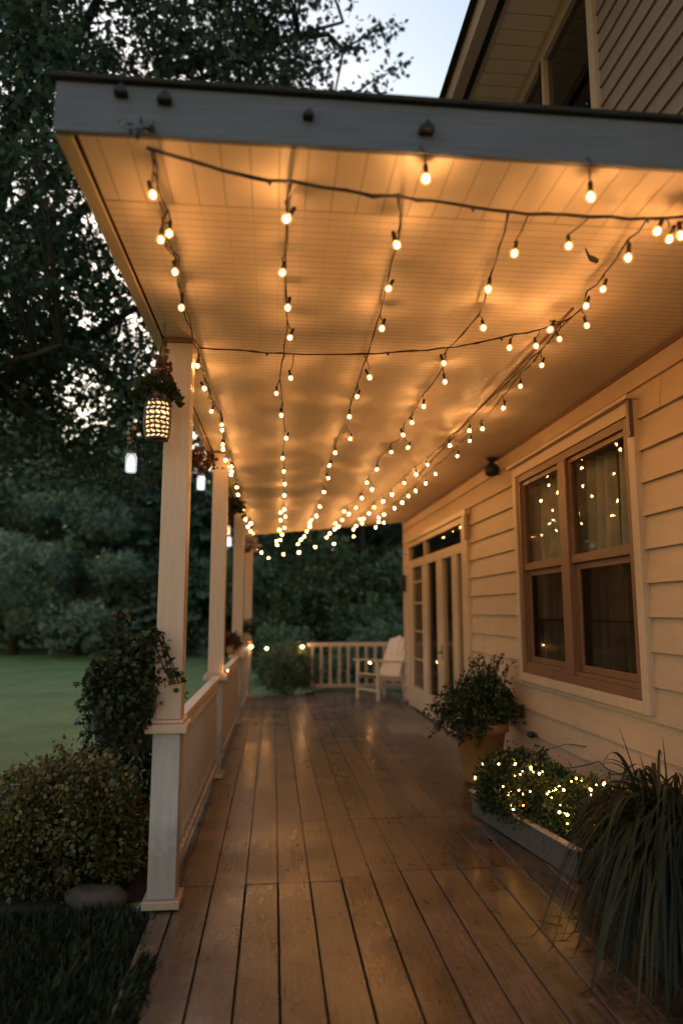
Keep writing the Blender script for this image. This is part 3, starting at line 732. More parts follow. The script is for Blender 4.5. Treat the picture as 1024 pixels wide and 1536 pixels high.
def strand(key, start):
    bl = [Vector(p) for p in BULBS[key]]
    bl.sort(key=lambda p: p.y - (3.06 - p.z) * 0)
    r = empty('string_light', (bl[0].x, bl[0].y, CE), LAB[key], 'string light', 'strings of warm bulbs hung under the porch ceiling')
    cord = MB()
    path = [Vector(start)] if start else []
    n = len(bl)
    for i, p in enumerate(bl):
        xm = sum(q.x for q in bl[max(0, i - 2):i + 3]) / len(bl[max(0, i - 2):i + 3])
        top = p.z + random.uniform(.075, .105) if p.z > 3.03 else p.z + .07
        hk = Vector((p.x * .55 + xm * .45, p.y, min(top, CE - .016)))
        if path and (hk - path[-1]).length < .05: hk = path[-1].copy()
        else: path.append(hk)
        bot = p + Vector((0, 0, .048))
        cord.tube([hk, hk.lerp(bot, .5) + Vector((random.uniform(-.008, .008), 0, 0)), bot], .0032, 5)
        add_bulb(r, p)
    path2 = wiggle(path, .12, .005, .012)
    cord.tube(path2, .0034, 6)
    if key == 'A':   # a bundle of several strands
        for k in range(2):
            cord.tube([q + Vector((random.uniform(-.016, .016), random.uniform(-.02, .02), random.uniform(-.03, .006))) for q in path2], .0035, 5)
    else:
        cord.tube([q + Vector((random.uniform(-.005, .005), 0, random.uniform(-.006, .003))) for q in path2], .003, 5)
    cord.build('cord', M['cord'], r)
strand('A', (-.44, 2.27, 3.15)); strand('B', (.044, 2.345, 3.12)); strand('C', (.445, 2.402, 3.12))
strand('D', (.889, 2.462, 3.12)); strand('E1', (1.451, 2.454, 3.12)); strand('E2', (1.568, 3.425, 3.14))
def cross_strand(key, pts, lab, r0):
    r = empty('string_light', pts[0], lab, 'string light', 'strings of warm bulbs hung under the porch ceiling')
    cord = MB(); p2 = wiggle(pts, .07, .0035, .004)
    cord.tube(p2, r0, 6)
    cord.tube([q + Vector((0, random.uniform(-.004, .004), random.uniform(-.007, .007))) for q in p2], r0 * .7, 5)
    for p in BULBS[key]:
        p = Vector(p); hk = min(p2, key=lambda q: (q - p).length); bot = p + Vector((0, 0, .048))
        cord.tube([hk, hk.lerp(bot, .6) + Vector((.006, 0, 0)), bot], .0032, 5); add_bulb(r, p)
    cord.build('cord', M['cord'], r)
    for q in p2[5::9]:   # clip wedges on the wire
        c = MB(); c.add([(q.x - .014, q.y, q.z + .004), (q.x + .014, q.y, q.z + .004), (q.x + .002, q.y, q.z - .024), (q.x, q.y - .012, q.z), (q.x, q.y + .012, q.z)],
                        [(0, 3, 2), (3, 1, 2), (1, 4, 2), (4, 0, 2), (0, 4, 1, 3)]); c.build('clip', M['cord'], r)
cross_strand('F', [(-.45, 2.235, 3.14), (-.274, 2.273, 3.12), (-.115, 2.322, 3.115), (.044, 2.345, 3.12), (.249, 2.379, 3.118), (.445, 2.402, 3.122), (.662, 2.425, 3.118), (.889, 2.462, 3.122),
                   (1.124, 2.458, 3.12), (1.3, 2.455, 3.12), (1.451, 2.454, 3.12), (1.75, 2.41, 3.13), (2.3, 2.4, 3.14)], 'thick twisted dark cord sagging across the ceiling just behind the front beam', .0062)
cross_strand('G', [(-.458, 4.072, 3.14), (-.221, 4.081, 3.14), (.019, 4.113, 3.14), (.264, 4.112, 3.14), (.526, 4.065, 3.14), (.745, 4.021, 3.14), (.971, 3.934, 3.14), (1.166, 3.831, 3.14),
                   (1.339, 3.694, 3.14), (1.514, 3.545, 3.14), (1.568, 3.425, 3.14)], 'thin dark cord with wedge clips crossing the ceiling level with the first post', .004)
for (x, z, lab) in ((.523, 3.118, 'single lit bulb hooked under the beam above the middle strand'), (1.136, 3.084, 'single lit bulb hooked under the right part of the beam')):
    r = empty('hanging_bulb', (x, YF + .03, z), lab, 'bulb', 'single bulbs hooked to the front beam')
    add_bulb(r, (x, YF + .03, z), (0, 0, 0))
    b = MB(); b.tube([(x, YF + .03, z + .048), (x - .004, YF + .02, CE - .012), (x - .012, YF - .012, CE - .01), (x - .03, YF - .014, CE + .012)], .003, 5); b.build('hook', M['cord'], r)
# lamps on railing
r = empty('string_light', (-.42, 13.3, .93), 'short wire with three bulbs from the last post to the far railing', 'string light', 'strings of warm bulbs near the railings')
rb = [(-.40, 13.3, .925), (-.116, 13.5, .883), (.586, 14.33, .873)]
b = MB(); b.tube(wiggle([(-.47, 13.36, .99), (-.40, 13.3, .975), (-.116, 13.5, .94), (.586, 14.33, .93), (.74, 14.36, .955)], .1, .003, .008), .004, 5); b.build('cord', M['cord'], r)
for p in rb: add_bulb(r, p, (0, 0, 0)).scale = (1.25,) * 3
for (p, lab) in (((-.43, 7.03, 1.008), 'small lit bulb lying on the cap of the second post'), ((1.741, 12.75, .665), 'small lit bulb hooked on the front arm of the chair')):
    r = empty('loose_bulb', p, lab, 'bulb'); add_bulb(r, p, (PI / 2, 0, .4))

# ------------------------------------------------------------------ small things on beam and ceiling
clip_lab = ['empty dark clip at the left end of the beam', 'second empty dark clip from the left end of the beam', 'small dark clip on the middle of the beam', 'twin pronged dark clip right of the middle of the beam']
for (x, z, s), lab in zip(((-.543, 3.338, .72), (-.396, 3.322, .78), (.098, 3.297, .6), (.518, 3.273, .85)), clip_lab):
    y = YF; r = empty('gutter_clip', (x, y, z), lab, 'clip', 'dark clips on the front beam')
    b = MB(); b.box(x - .032 * s, x + .032 * s, y - .036, y - .001, z - .012 * s, z + .010 * s); b.build('bracket', M['black'], r, .004)
    b = MB(); b.add([(x - .02 * s, y - .034, z + .0105 * s), (x + .026 * s, y - .034, z + .0105 * s), (x + .026 * s, y - .002, z + .0105 * s), (x - .02 * s, y - .002, z + .0105 * s), (x + .004, y - .03, z + .042 * s), (x + .004, y - .006, z + .042 * s)],
                     [(0, 1, 4), (1, 2, 5, 4), (2, 3, 5), (3, 0, 4, 5), (0, 3, 2, 1)]); b.build('jaw', M['black'], r)
b = MB(); c = Vector((1.398, 2.833, 3.15))
b.tube([c + Vector((-.03, -.01, .043)), c + Vector((-.012, 0, .012)), c, c + Vector((.03, .006, -.010)), c + Vector((.036, .006, -.012))], [.003, .007, .014, .012, .002], 7)
tag(b.build('ceiling_hook', M['black']), 'small dark empty socket dangling from the ceiling near the right strand', 'hook')
# sprig of greenery where the cord is tied
sp = np.array([(-.45, YF - .02, CE + .0)] * 40) + RNG.normal(size=(40, 3)) * (.035, .008, .010); sp[:, 1] = np.minimum(sp[:, 1], YF - .006)
o = leaves('sprig', sp, RNG.normal(size=(40, 3)) + (-.8, -.3, .1), .035, 'slim', M['ivy']); tag(o, 'green sprig tied where the cords meet under the beam', 'sprig')
# security lamp
r = empty('security_lamp', (2.28, 7.1, CE), 'round black security lamp under the ceiling beside the wall', 'lamp')
b = MB(); b.lathe([(.0, -.012), (.055, -.012), (.06, -.03), (.03, -.045), (.02, -.07)], (2.28, 7.1, CE), 16); b.build('mount', M['black'], r)
b = MB(); b.lathe([(.002, -.068), (.045, -.075), (.075, -.11), (.08, -.15), (.06, -.19), (.03, -.205), (.002, -.207)], (2.28, 7.1, CE), 18); b.build('lamp_head', M['black'], r)
# bracket on the window casing
b = MB(); b.box(WX - .092, WX - .0615, 4.20, 4.235, 2.70, 2.945); tag(b.build('blind_bracket', M['metal'], None, .003), 'slim grey metal bracket at the top corner of the window casing', 'bracket')
# spigot knob
r = empty('wall_spigot', (WX, 6.2, .49), 'small dark round spigot low on the clapboard wall', 'spigot')
b = MB(); b.tube([(WX - .02, 6.2, .49), (WX - .07, 6.2, .49), (WX - .085, 6.2, .47)], .014, 8); b.build('pipe', M['metal'], r)
b = MB(); b.lathe([(.002, .025), (.03, .022), (.038, .0), (.03, -.022), (.002, -.025)], (WX - .085, 6.2, .505), 12); b.build('knob', M['black'], r)
# small sconce at far corner
b = MB(); b.box(WX - .11, WX - .034, 12.30, 12.40, 1.93, 2.22); tag(b.build('wall_sconce', M['black'], None, .01), 'small unlit black wall sconce left of the glazed doors', 'sconce')

# ------------------------------------------------------------------ lanterns and hanging things
def lantern(c, lab):
    x, y, z = c
    r = empty('hanging_lantern', (x, y, z), lab, 'lantern')
    bm = bmesh.new(); n, m, R, H = 15, 9, .074, .235; lr = random.Random(2)
    rows = []
    for j in range(m + 1):
        t = j / m + (lr.uniform(-.012, .012) if 0 < j < m else 0); rad = R * (.86 + .20 * math.sin(PI * min(1, t * 1.05)) ** .8)
        rows.append([(lambda q, dz: bm.verts.new((rad * math.cos(q), rad * math.sin(q), -H / 2 + H * t + dz)))(2 * PI * (k + .5 * (j % 2) + lr.uniform(-.2, .2)) / n, lr.uniform(-.005, .005)) for k in range(n)])
    for j in range(m):
        for k in range(n):
            a, b_, c_, d = rows[j][k], rows[j][(k + 1) % n], rows[j + 1][(k + 1) % n], rows[j + 1][k]
            bm.faces.new((a, b_, c_, d))
    res = bmesh.ops.inset_individual(bm, faces=bm.faces[:], thickness=.0055)
    inner = [f for f in bm.faces if f.calc_area() > .00018 and all(len(e.link_faces) == 2 for e in f.edges)]
    orig = sorted(bm.faces, key=lambda f: -f.calc_area())[:n * m]
    bmesh.ops.delete(bm, geom=orig, context='FACES')
    me = bpy.data.meshes.new('shade'); bm.to_mesh(me); bm.free()
    o = link('shade', me, M['ceramic'], r)
    s = o.modifiers.new('thick', 'SOLIDIFY'); s.thickness = .008
    sb = o.modifiers.new('soft', 'SUBSURF'); sb.levels = 1; sb.render_levels = 1
    b = MB(); b.lathe([(.001, -.10), (.055, -.10), (.061, -.04), (.061, .06), (.05, .10), (.001, .10)], (x, y, z), 18); b.build('candle_glass', M['candle'], r)
    b = MB(); b.lathe([(.001, -.122), (.062, -.122), (.064, -.112), (.001, -.11)], (x, y, z), 18); b.build('base', M['ceramic'], r)
    b = MB(); top = Vector((x + .02, y, z + .47))
    for k in range(3):
        t = k * 2.1; b.tube([(x + .065 * math.cos(t), y + .065 * math.sin(t), z + .11), (x + .03 * math.cos(t), y + .03 * math.sin(t), z + .3), top], .003, 5)
    b.tube([top, (top.x, top.y, CE - .002)], .003, 5); b.build('hanger', M['metal'], r)
    # plant growing out of the top
    n = 420; d = RNG.normal(size=(n, 3)); d[:, 2] = np.abs(d[:, 2]) * .7 + .05; d /= np.linalg.norm(d, axis=1, keepdims=True)
    p = np.array((x, y, z + .115)) + d * RNG.uniform(.02, .12, (n, 1)); p[:, 2] -= np.maximum(0, np.hypot(p[:, 0] - x, p[:, 1] - y) - .07) * .6
    leaves('plant', p, d + (0, 0, .2), RNG.uniform(.028, .055, n), 'broad', M['ivy'], r)
    n = 60; p = np.array((x + .02, y, z + .28)) + RNG.normal(size=(n, 3)) * (.025, .025, .06)
    leaves('dried_leaves', p, RNG.normal(size=(n, 3)), .035, 'broad', M['redleaf'], r)
lantern((-.655, 3.86, 2.64), 'pierced pot lantern glowing from within, plant spilling over its top, beside the first post')

def jar(c, top, lab, mat, beads):
    x, y, z = c
    r = empty('jar_lantern', c, lab, 'jar lantern', 'glowing jars hung along the porch edge')
    b = MB(); b.lathe([(.001, -.075), (.034, -.075), (.041, -.062), (.042, .035), (.032, .056), (.030, .066)], c, 16); b.build('jar', mat, r)
    b = MB(); b.lathe([(.001, -.066), (.024, -.062), (.029, -.02), (.024, .02), (.010, .045), (.001, .05)], c, 14); b.build('light', M['jar_core'] if mat is M['jar'] else M['jar_core_warm'], r)
    b = MB(); b.lathe([(.0345, .060), (.0345, .082), (.001, .083)], c, 16); b.build('lid', M['metal'], r)
    b = MB(); b.tube([(x - .035, y, z + .07), (x - .03, y, z + .12), (x, y, z + .16), (x + .03, y, z + .12), (x + .035, y, z + .07)], .0025, 5); b.tube([(x, y, z + .16), top], .002, 5); b.build('wire', M['metal'], r)
    for k in range(beads):
        bb = MB(); rr = random.uniform(.010, .017); o = (random.uniform(-.03, .03), random.uniform(-.02, .02), .14 + .035 * k)
        bb.lathe([(.0005, -rr)] + [(rr * math.sin(t), -rr * math.cos(t)) for t in np.linspace(.5, 2.7, 5)], (x + o[0], y + o[1], z + o[2]), 8)
        bb.build('bead', M['terracotta'] if k % 2 else M['grey_pot'], r)
jar((-1.02, 5.0, 2.63), (-1.02, 5.0, 3.9), 'white glowing jar hung outside left of the first post', M['jar'], 5)
jar((-.685, 6.5, 2.77), (-.68, 6.5, CE - .01), 'white glowing jar between the first and second posts', M['jar'], 5)
jar((-.60, 9.3, 2.50), (-.60, 9.3, 2.86), 'small white glowing jar below the dark basket past the second post', M['jar'], 2)
jar((-.63, 9.45, 2.66), (-.63, 9.45, 2.9), 'warm amber jar beneath the dark basket past the second post', M['jar_warm'], 3)

def basket(c, rad, lab, mat, n, group='hanging baskets along the porch edge', lsz=.06, droop=.5):
    x, y, z = c
    r = empty('hanging_basket', c, lab, 'hanging basket', group)
    b = MB(); b.lathe([(.001, -rad * .8), (rad * .45, -rad * .72), (rad * .8, -rad * .35), (rad * .92, 0), (rad * .85, .0), (.001, -.01)], c, 16); b.build('bowl', M['basket'], r)
    b = MB()
    for k in range(3):
        t = k * 2.1; b.tube([(x + rad * .9 * math.cos(t), y + rad * .9 * math.sin(t), z), (x, y, z + .28)], .003, 5)
    b.tube([(x, y, z + .28), (x, y, max(CE - .01, z + .3))], .003, 5); b.build('hanger', M['metal'], r)
    p, ax, t = clumpy((x, y, z + .02), (rad * 1.15, rad * 1.15, rad * .8), n // 14, 14, .03, zmin=-.3)
    p[:, 2] -= np.maximum(0, np.hypot(p[:, 0] - x, p[:, 1] - y) - rad * .8) * droop
    leaves('plant', p, ax, RNG.uniform(lsz * .7, lsz * 1.2, len(p)), 'broad', mat, r, t)
basket((-.70, 6.75, 3.00), .10, 'small dark basket with russet leaves beside the second post', M['redleaf'], 350, lsz=.04)
basket((-.60, 9.3, 2.92), .13, 'dark leafy basket hung between the second and third posts', M['ivy'], 700)
basket((-.50, 12.3, 2.72), .16, 'basket of pale pink flowers near the last post', M['flower'], 500)

# ------------------------------------------------------------------ plants at the posts
def vine_path(p0, length, sway, n=14):
    p = Vector(p0); out = [p.copy()]
    for k in range(n):
        p = p + Vector((random.uniform(-sway, sway), random.uniform(-sway, sway) * .6, -length / n)); out.append(p.copy())
    return out
def ivy_plant():
    x, y, z = -.745, 4.10, .985
    r = empty('trailing_ivy', (x, y, z), 'dark trailing ivy in a grey pot spilling over the cap of the first post', 'plant')
    b = MB(); b.lathe([(.001, .002), (.07, .002), (.095, .16), (.10, .17), (.088, .17), (.001, .14)], (-.765, 4.10, .99 - .0), 16); b.build('pot', M['grey_pot'], r)
    P = []; A = []; st = MB()
    p, d, t = clumpy((-.79, 4.05, 1.19), (.17, .16, .21), 150, 11, .026, zmin=-.8, shell=.9); P.append(p); A.append(d + (0, 0, -.5))
    for k in range(46):
        s = Vector((-.74 + random.uniform(-.24, .05), 4.03 + random.uniform(-.12, .12), 1.25 + random.uniform(-.12, .1)))
        ln = random.uniform(.2, .62) if s.x > -.84 and k % 3 == 0 else random.uniform(.12, .36)
        pts = vine_path(s, ln, .018); 
        st.tube(pts, .003, 4)
        for q in pts:
            for _ in range(4):
                P.append(np.array([q]) + RNG.normal(size=(1, 3)) * .02); A.append(RNG.normal(size=(1, 3)) * .6 + (0, -.3, -.7))
    for k in range(4):     # arching tendrils over the post face
        s = Vector((-.77 + .02 * k, 4.03, 1.36)); hgt = random.uniform(.10, .20); rch = random.uniform(.018, .028); q = [s + Vector((rch * i, -.035 - .002 * i, hgt * math.sin(min(1, i / 8) * PI * .9) - .002 * i * i)) for i in range(11)]
        st.tube(q, .0035, 4)
        for w in q: P.append(np.array([w] * 4) + RNG.normal(size=(4, 3)) * .012); A.append(RNG.normal(size=(4, 3)) + (0, 0, -.6))
    for k in range(5):
        s = Vector((-.82, 4.05, 1.32)); q = [s + Vector((.02 * k - .05 - .006 * i * random.random(), -.01, .026 * i)) for i in range(10)]
        st.tube(q, .0035, 4)
        for w in q: P.append(np.repeat(np.array([w]), 3, 0) + RNG.normal(size=(3, 3)) * .02); A.append(RNG.normal(size=(3, 3)) + (0, 0, .3))
    st.build('vine', M['bark'], r)
    P = np.concatenate(P); A = np.concatenate(A)
    leaves('foliage', P, A, RNG.uniform(.020, .042, len(P)), 'maple', M['ivy'], r)
ivy_plant()
def climber():
    x, y = -.96, 5.35
    r = empty('climbing_vine', (x, y, GZ), 'dark leafy vine rising behind the yellow tinged shrub', 'plant')
    st = MB(); P = []; A = []
    for k in range(13):
        p = Vector((x + random.uniform(-.05, .10), y + random.uniform(-.1, .1), GZ)); pts = [p.copy()]
        for i in range(12):
            p = p + Vector((random.uniform(-.03, .025), random.uniform(-.02, .02), random.uniform(.05, .095))); pts.append(p.copy())
        st.tube(pts, [.008 * (1 - .06 * i) for i in range(13)], 5)
        for q in pts[2:]:
            P.append(np.array([q]) + RNG.normal(size=(9, 3)) * .045); A.append(RNG.normal(size=(9, 3)) + (0, -.4, .1))
    st.build('stem', M['bark'], r)
    P = np.concatenate(P); A = np.concatenate(A)
    leaves('foliage', P, A, RNG.uniform(.026, .055, len(P)), 'maple', M['ivy'], r)
climber()
def shrub(c, rad, n, lab, mat, lsz, name='shrub', cat='shrub', group=None, per=12, shape='broad', stem=True, clump=None):
    r = empty(name, (c[0], c[1], GZ), lab, cat, group)
    p, ax, t = clumpy(c, rad, n // per, per, clump or lsz * .8, zmin=-.75, shell=.45)
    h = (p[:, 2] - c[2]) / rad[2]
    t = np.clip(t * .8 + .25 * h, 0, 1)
    k = p[:, 2] > GZ + .02
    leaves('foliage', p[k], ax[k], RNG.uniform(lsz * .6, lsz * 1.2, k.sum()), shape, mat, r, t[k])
    if stem:
        b = MB()
        for k in range(9):
            a = k * .7; b.tube([(c[0] + .04 * math.cos(a), c[1] + .04 * math.sin(a), GZ - .02), (c[0] + rad[0] * .5 * math.cos(a), c[1] + rad[1] * .5 * math.sin(a), c[2]), (c[0] + rad[0] * .8 * math.cos(a), c[1] + rad[1] * .8 * math.sin(a), c[2] + rad[2] * .4)], [.014, .009, .004], 5)
        b.build('stem', M['bark'], r)
    return r
shrub((-1.33, 4.92, .10), (.52, .44, .50), 24000, 'low rounded shrub with yellow tinged leaves left of the first post', M['shrub'], .032, clump=.034)
shrub((-1.02, 5.75, .72), (.30, .62, .50), 5200, 'dark fine leaved shrub behind the first railing', M['potleaf'], .038)
shrub((.34, 14.6, .40), (.56, .55, .50), 6500, 'round green shrub at the far end of the deck', M['bgleaf'], .05, clump=.04)
shrub((.2, 17.2, .50), (.9, .7, .66), 4000, 'pale leafy shrub behind the round shrub at the far end', M['paleleaf'], .09)
shrub((3.2, 17.2, .55), (1.5, .9, .78), 5000, 'spreading pale shrub behind the chair and the far railing', M['paleleaf'], .09)
shrub((1.6, 16.4, .15), (.9, .6, .42), 3000, 'low pale shrub seen through the far railing', M['paleleaf'], .08)
def cap_plant(x, y, lab, mat, hgt, lsz=.05):
    r = empty('potted_plant', (x, y, .985), lab, 'potted plant', 'small pots standing on the post caps')
    b = MB(); b.lathe([(.001, 0.001), (.05, 0.001), (.065, .10), (.056, .10), (.001, .085)], (x, y, .985), 14); b.build('pot', M['terracotta'], r)
    p, ax, t = clumpy((x, y, .985 + .10 + hgt * .4), (.12, .12, hgt * .55), 40, 12, .025, zmin=-.6); leaves('foliage', p, ax, RNG.uniform(lsz * .7, lsz * 1.2, len(p)), 'broad', mat, r, t)
cap_plant(-.60, 10.27, 'small pot of russet leaves on the cap of the third post', M['redleaf'], .16)
cap_plant(-.47, 13.33, 'small pot of dark leaves on the cap of the last post', M['potleaf'], .34)
# rock and debris
def rock(c, s, lab):
    bm = bmesh.new(); bmesh.ops.create_icosphere(bm, subdivisions=4, radius=1)
    rng = np.random.default_rng(3); ph = rng.random(9) * 6
    for v in bm.verts:
        q = v.co
        k = 1 + .16 * math.sin(q.x * 2.3 + ph[0]) * math.cos(q.y * 2.7 + ph[1]) + .07 * math.sin(q.x * 6 + ph[2]) * math.sin(q.z * 5 + ph[3]) + .03 * math.sin(q.y * 13 + ph[4]) * math.sin(q.x * 11 + ph[5])
        v.co = Vector((q.x * s[0], q.y * s[1], q.z * s[2])) * k
        if v.co.z > s[2] * .72: v.co.z = s[2] * .72 + (v.co.z - s[2] * .72) * .3
    for f in bm.faces: f.smooth = True
    me = bpy.data.meshes.new('rock'); bm.to_mesh(me); bm.free()
    o = link('rock', me, M['rock'], None, c); return tag(o, lab, 'rock')
rock((-1.0, 4.46, GZ + .035), (.175, .11, .10), 'rounded tan rock on the edge of the mulch bed')
b = MB(); b.obox((-.735, 4.36, GZ + .03), (.085, .03, .012), (.2, -.5, .5)); tag(b.build('plant_tag', M['jar_warm'] if False else M['grey_pot']), 'small pale plant tag lying in the mulch by the first post', 'plant tag')

# ------------------------------------------------------------------ right side: pot, planter, fountain grass
def pot_plant():
    x, y = 1.97, 6.72
    r = empty('potted_plant', (x, y, 0), 'large tapered terracotta pot with a bushy dark plant against the wall', 'potted plant')
    b = MB(); b.lathe([(.001, .003), (.155, .003), (.165, .02), (.235, .46), (.262, .462), (.268, .54), (.245, .545), (.235, .47), (.001, .46)], (x, y, 0), 28); b.build('pot', M['terracotta'], r)
    b = MB(); b.lathe([(.001, .474), (.22, .478), (.235, .474)], (x, y, 0), 20); b.build('soil', M['soil'], r)
    p, ax, t = clumpy((x - .02, y - .02, .70), (.37, .34, .22), 300, 16, .032, zmin=-.6, shell=.7)
    out = np.hypot(p[:, 0] - x, p[:, 1] - y); p[:, 2] -= np.maximum(0, out - .26) * .55
    ax[:, 2] -= .5 * (out > .25)
    k = (p[:, 0] < WX - .05) & ((p[:, 2] > .52) | (out > .26))
    P = [p[k]]; A = [ax[k]]; st = MB()
    for i in range(34):
        s = Vector((x + random.uniform(-.15, .2), y + random.uniform(-.15, .15), .8)); d = Vector((random.uniform(-.10, .5), random.uniform(-.35, .3), 1)).normalized()
        ln = random.uniform(.15, .36); q = [s + d * ln * j / 5 + Vector((.02 * j * (random.random() - .4), 0, 0)) for j in range(6)]
        q = [Vector((min(w.x, WX - .06), w.y, w.z)) for w in q]
        st.tube(q, .0025, 4)
        for w in q[2:]: P.append(np.array([w] * 3) + RNG.normal(size=(3, 3)) * .015); A.append(RNG.normal(size=(3, 3)) + (0, 0, .4))
    for i in range(10):   # low trailing leaves in front of the pot
        t_ = random.uniform(PI * .75, PI * 1.45); q = Vector((x + .28 * math.cos(t_), y + .28 * math.sin(t_), .56)); pts = vine_path(q, random.uniform(.06, .20), .014, 7); st.tube(pts, .0025, 4)
        for w in pts: P.append(np.array([w] * 3) + RNG.normal(size=(3, 3)) * .02); A.append(RNG.normal(size=(3, 3)) + (0, 0, -.6))
    st.build('stem', M['bark'], r)
    P = np.concatenate(P); A = np.concatenate(A)
    leaves('foliage', P, A, RNG.uniform(.025, .055, len(P)), 'oval', M['potleaf'], r)
pot_plant()
b = MB(); b.lathe([(.001, .003), (.075, .003), (.095, .30), (.10, .31), (.09, .31), (.001, .27)], (2.14, 6.05, 0), 18); tag(b.build('bucket', M['grey_pot']), 'plain grey pot tucked between the terracotta pot and the planter', 'pot')
PLX, PLY, PLR = 1.80, 4.22, math.radians(9)
def pl(u, v, z):   # u along the wall from the near corner, v towards the wall
    return Vector((PLX + v * math.cos(PLR) - u * math.sin(PLR), PLY + u * math.cos(PLR) + v * math.sin(PLR), z))
def planter():
    r = empty('planter_box', pl(.6, .2, 0), 'long grey trough planter filled with herbs along the wall', 'planter')
    LN, WD, H = 1.45, .40, .175; T = .02
    b = MB()
    def wall(u0, u1, v0, v1, z0=.004, z1=H):
        v = [pl(u, w, z) for z in (z0, z1) for (u, w) in ((u0, v0), (u1, v0), (u1, v1), (u0, v1))]
        b.add(v, [(0, 1, 2, 3), (4, 7, 6, 5), (0, 4, 5, 1), (1, 5, 6, 2), (2, 6, 7, 3), (3, 7, 4, 0)])
    wall(0, LN, 0, T); wall(0, LN, WD - T, WD); wall(0, T, T, WD - T); wall(LN - T, LN, T, WD - T)
    b.build('trough', M['planter'], r, .003)
    b = MB(); wall(-.012, LN + .012, -.014, .03, H + .0005, H + .016); b.build('rim', M['wood_cream'], r, .003)
    b = MB(); wall(T + .001, LN - T - .001, T + .001, WD - T - .001, H - .05, H - .035); b.build('soil', M['soil'], r)
planter()
def herb(u, v, z, rad, n, lab, mat, lsz, shape='oval'):
    c = pl(u, v, z)
    r = empty('herb_plant', pl(u, v, .135), lab, 'herb', 'herbs growing in the trough planter')
    p, ax, t = clumpy(c, rad, n // 10, 10, .022, zmin=-.55, shell=.55)
    ax[:, 2] += .2
    k = (p[:, 0] < WX - .04) & (p[:, 2] > .02)
    leaves('foliage', p[k], ax[k], RNG.uniform(lsz * .7, lsz * 1.25, k.sum()), shape, mat, r, t[k])
    b = MB()
    for i in range(14):
        a = i * .9; b.tube([pl(u, v, .13), c + Vector((rad[0] * .5 * math.cos(a), rad[1] * .5 * math.sin(a), 0)), c + Vector((rad[0] * .85 * math.cos(a), rad[1] * .85 * math.sin(a), rad[2] * .5))], .003, 4)
    b.build('stem', M['bark'], r)
    return r
herb(.98, .17, .28, (.30, .34, .26), 9500, 'large dark mounded herb bulging over the far end of the planter', M['potleaf'], .030)
herb(.66, .22, .29, (.26, .28, .21), 6000, 'bright herb thick with fairy lights in the middle of the planter', M['herb'], .026)
herb(.24, .28, .29, (.26, .26, .21), 5500, 'loose small leaved herb at the near end of the planter beside the grass', M['herb'], .026)
def fairy():
    r = empty('fairy_lights', pl(.6, .2, .4), 'tangle of tiny warm fairy lights draped over the planter herbs', 'fairy lights')
    bm = MB(); R = .0062
    bm.lathe([(.0004, -R)] + [(R * math.sin(t), -R * math.cos(t)) for t in np.linspace(.5, 2.7, 4)], (0, 0, 0), 8); me = bm.mesh('fairy_bulb'); me.materials.append(M['fairy'])
    rng = random.Random(4); pts = []
    def on(u, v, zc, R3, a, e): 
        c = pl(u, v, zc); return c + Vector((R3[0] * math.cos(a) * math.cos(e), R3[1] * math.sin(a) * math.cos(e), R3[2] * math.sin(e))) * 1.10
    for i in range(9): pts.append((on(.98, .17, .28, (.30, .34, .26), PI + rng.uniform(-.7, 1.2), rng.uniform(.15, 1.1)), rng.uniform(.7, 1.1)))
    for i in range(26): pts.append((on(.66, .22, .29, (.26, .28, .21), PI + rng.uniform(-1.0, 1.5), rng.uniform(-.3, 1.2)), rng.uniform(.5, 1.35)))
    for i in range(24): pts.append((on(.24, .28, .29, (.26, .26, .21), PI + rng.uniform(-1.0, 2.2), rng.uniform(-.1, 1.3)), rng.uniform(.5, 1.4)))
    for (p, s) in pts:
        o = link('fairy_bulb', me, None, r, p - wloc(r)); o.scale = (s, s, s)
    q = sorted([p for p, s in pts], key=lambda p: p.y + .25 * math.sin(p.z * 30)); b = MB(); b.tube(wiggle(q, .06, .012, .0), .0014, 4); b.build('cord', M['cord'], r)
    b = MB(); b.tube(wiggle([pl(.66, .30, .50), Vector((WX - .035, 5.0, .52)), Vector((WX - .035, 4.7, .50)), Vector((WX - .035, 4.60, .57)), Vector((WX - .035, 4.45, .54)), Vector((WX - .035, 4.1, .56))], .08, .006, .015), .004, 5)
    b.tube(wiggle([Vector((WX - .035, 4.62, .57)), Vector((WX - .08, 4.5, .47)), Vector((WX - .035, 4.2, .48)), Vector((WX - .035, 3.9, .52))], .08, .006, .01), .004, 5)
    b.tube(wiggle([pl(1.1, .3, .50), Vector((WX - .035, 5.55, .54)), Vector((WX - .035, 5.2, .585))], .08, .004, .0), .003, 5)
    b.build('cord', M['cord'], r)
fairy()
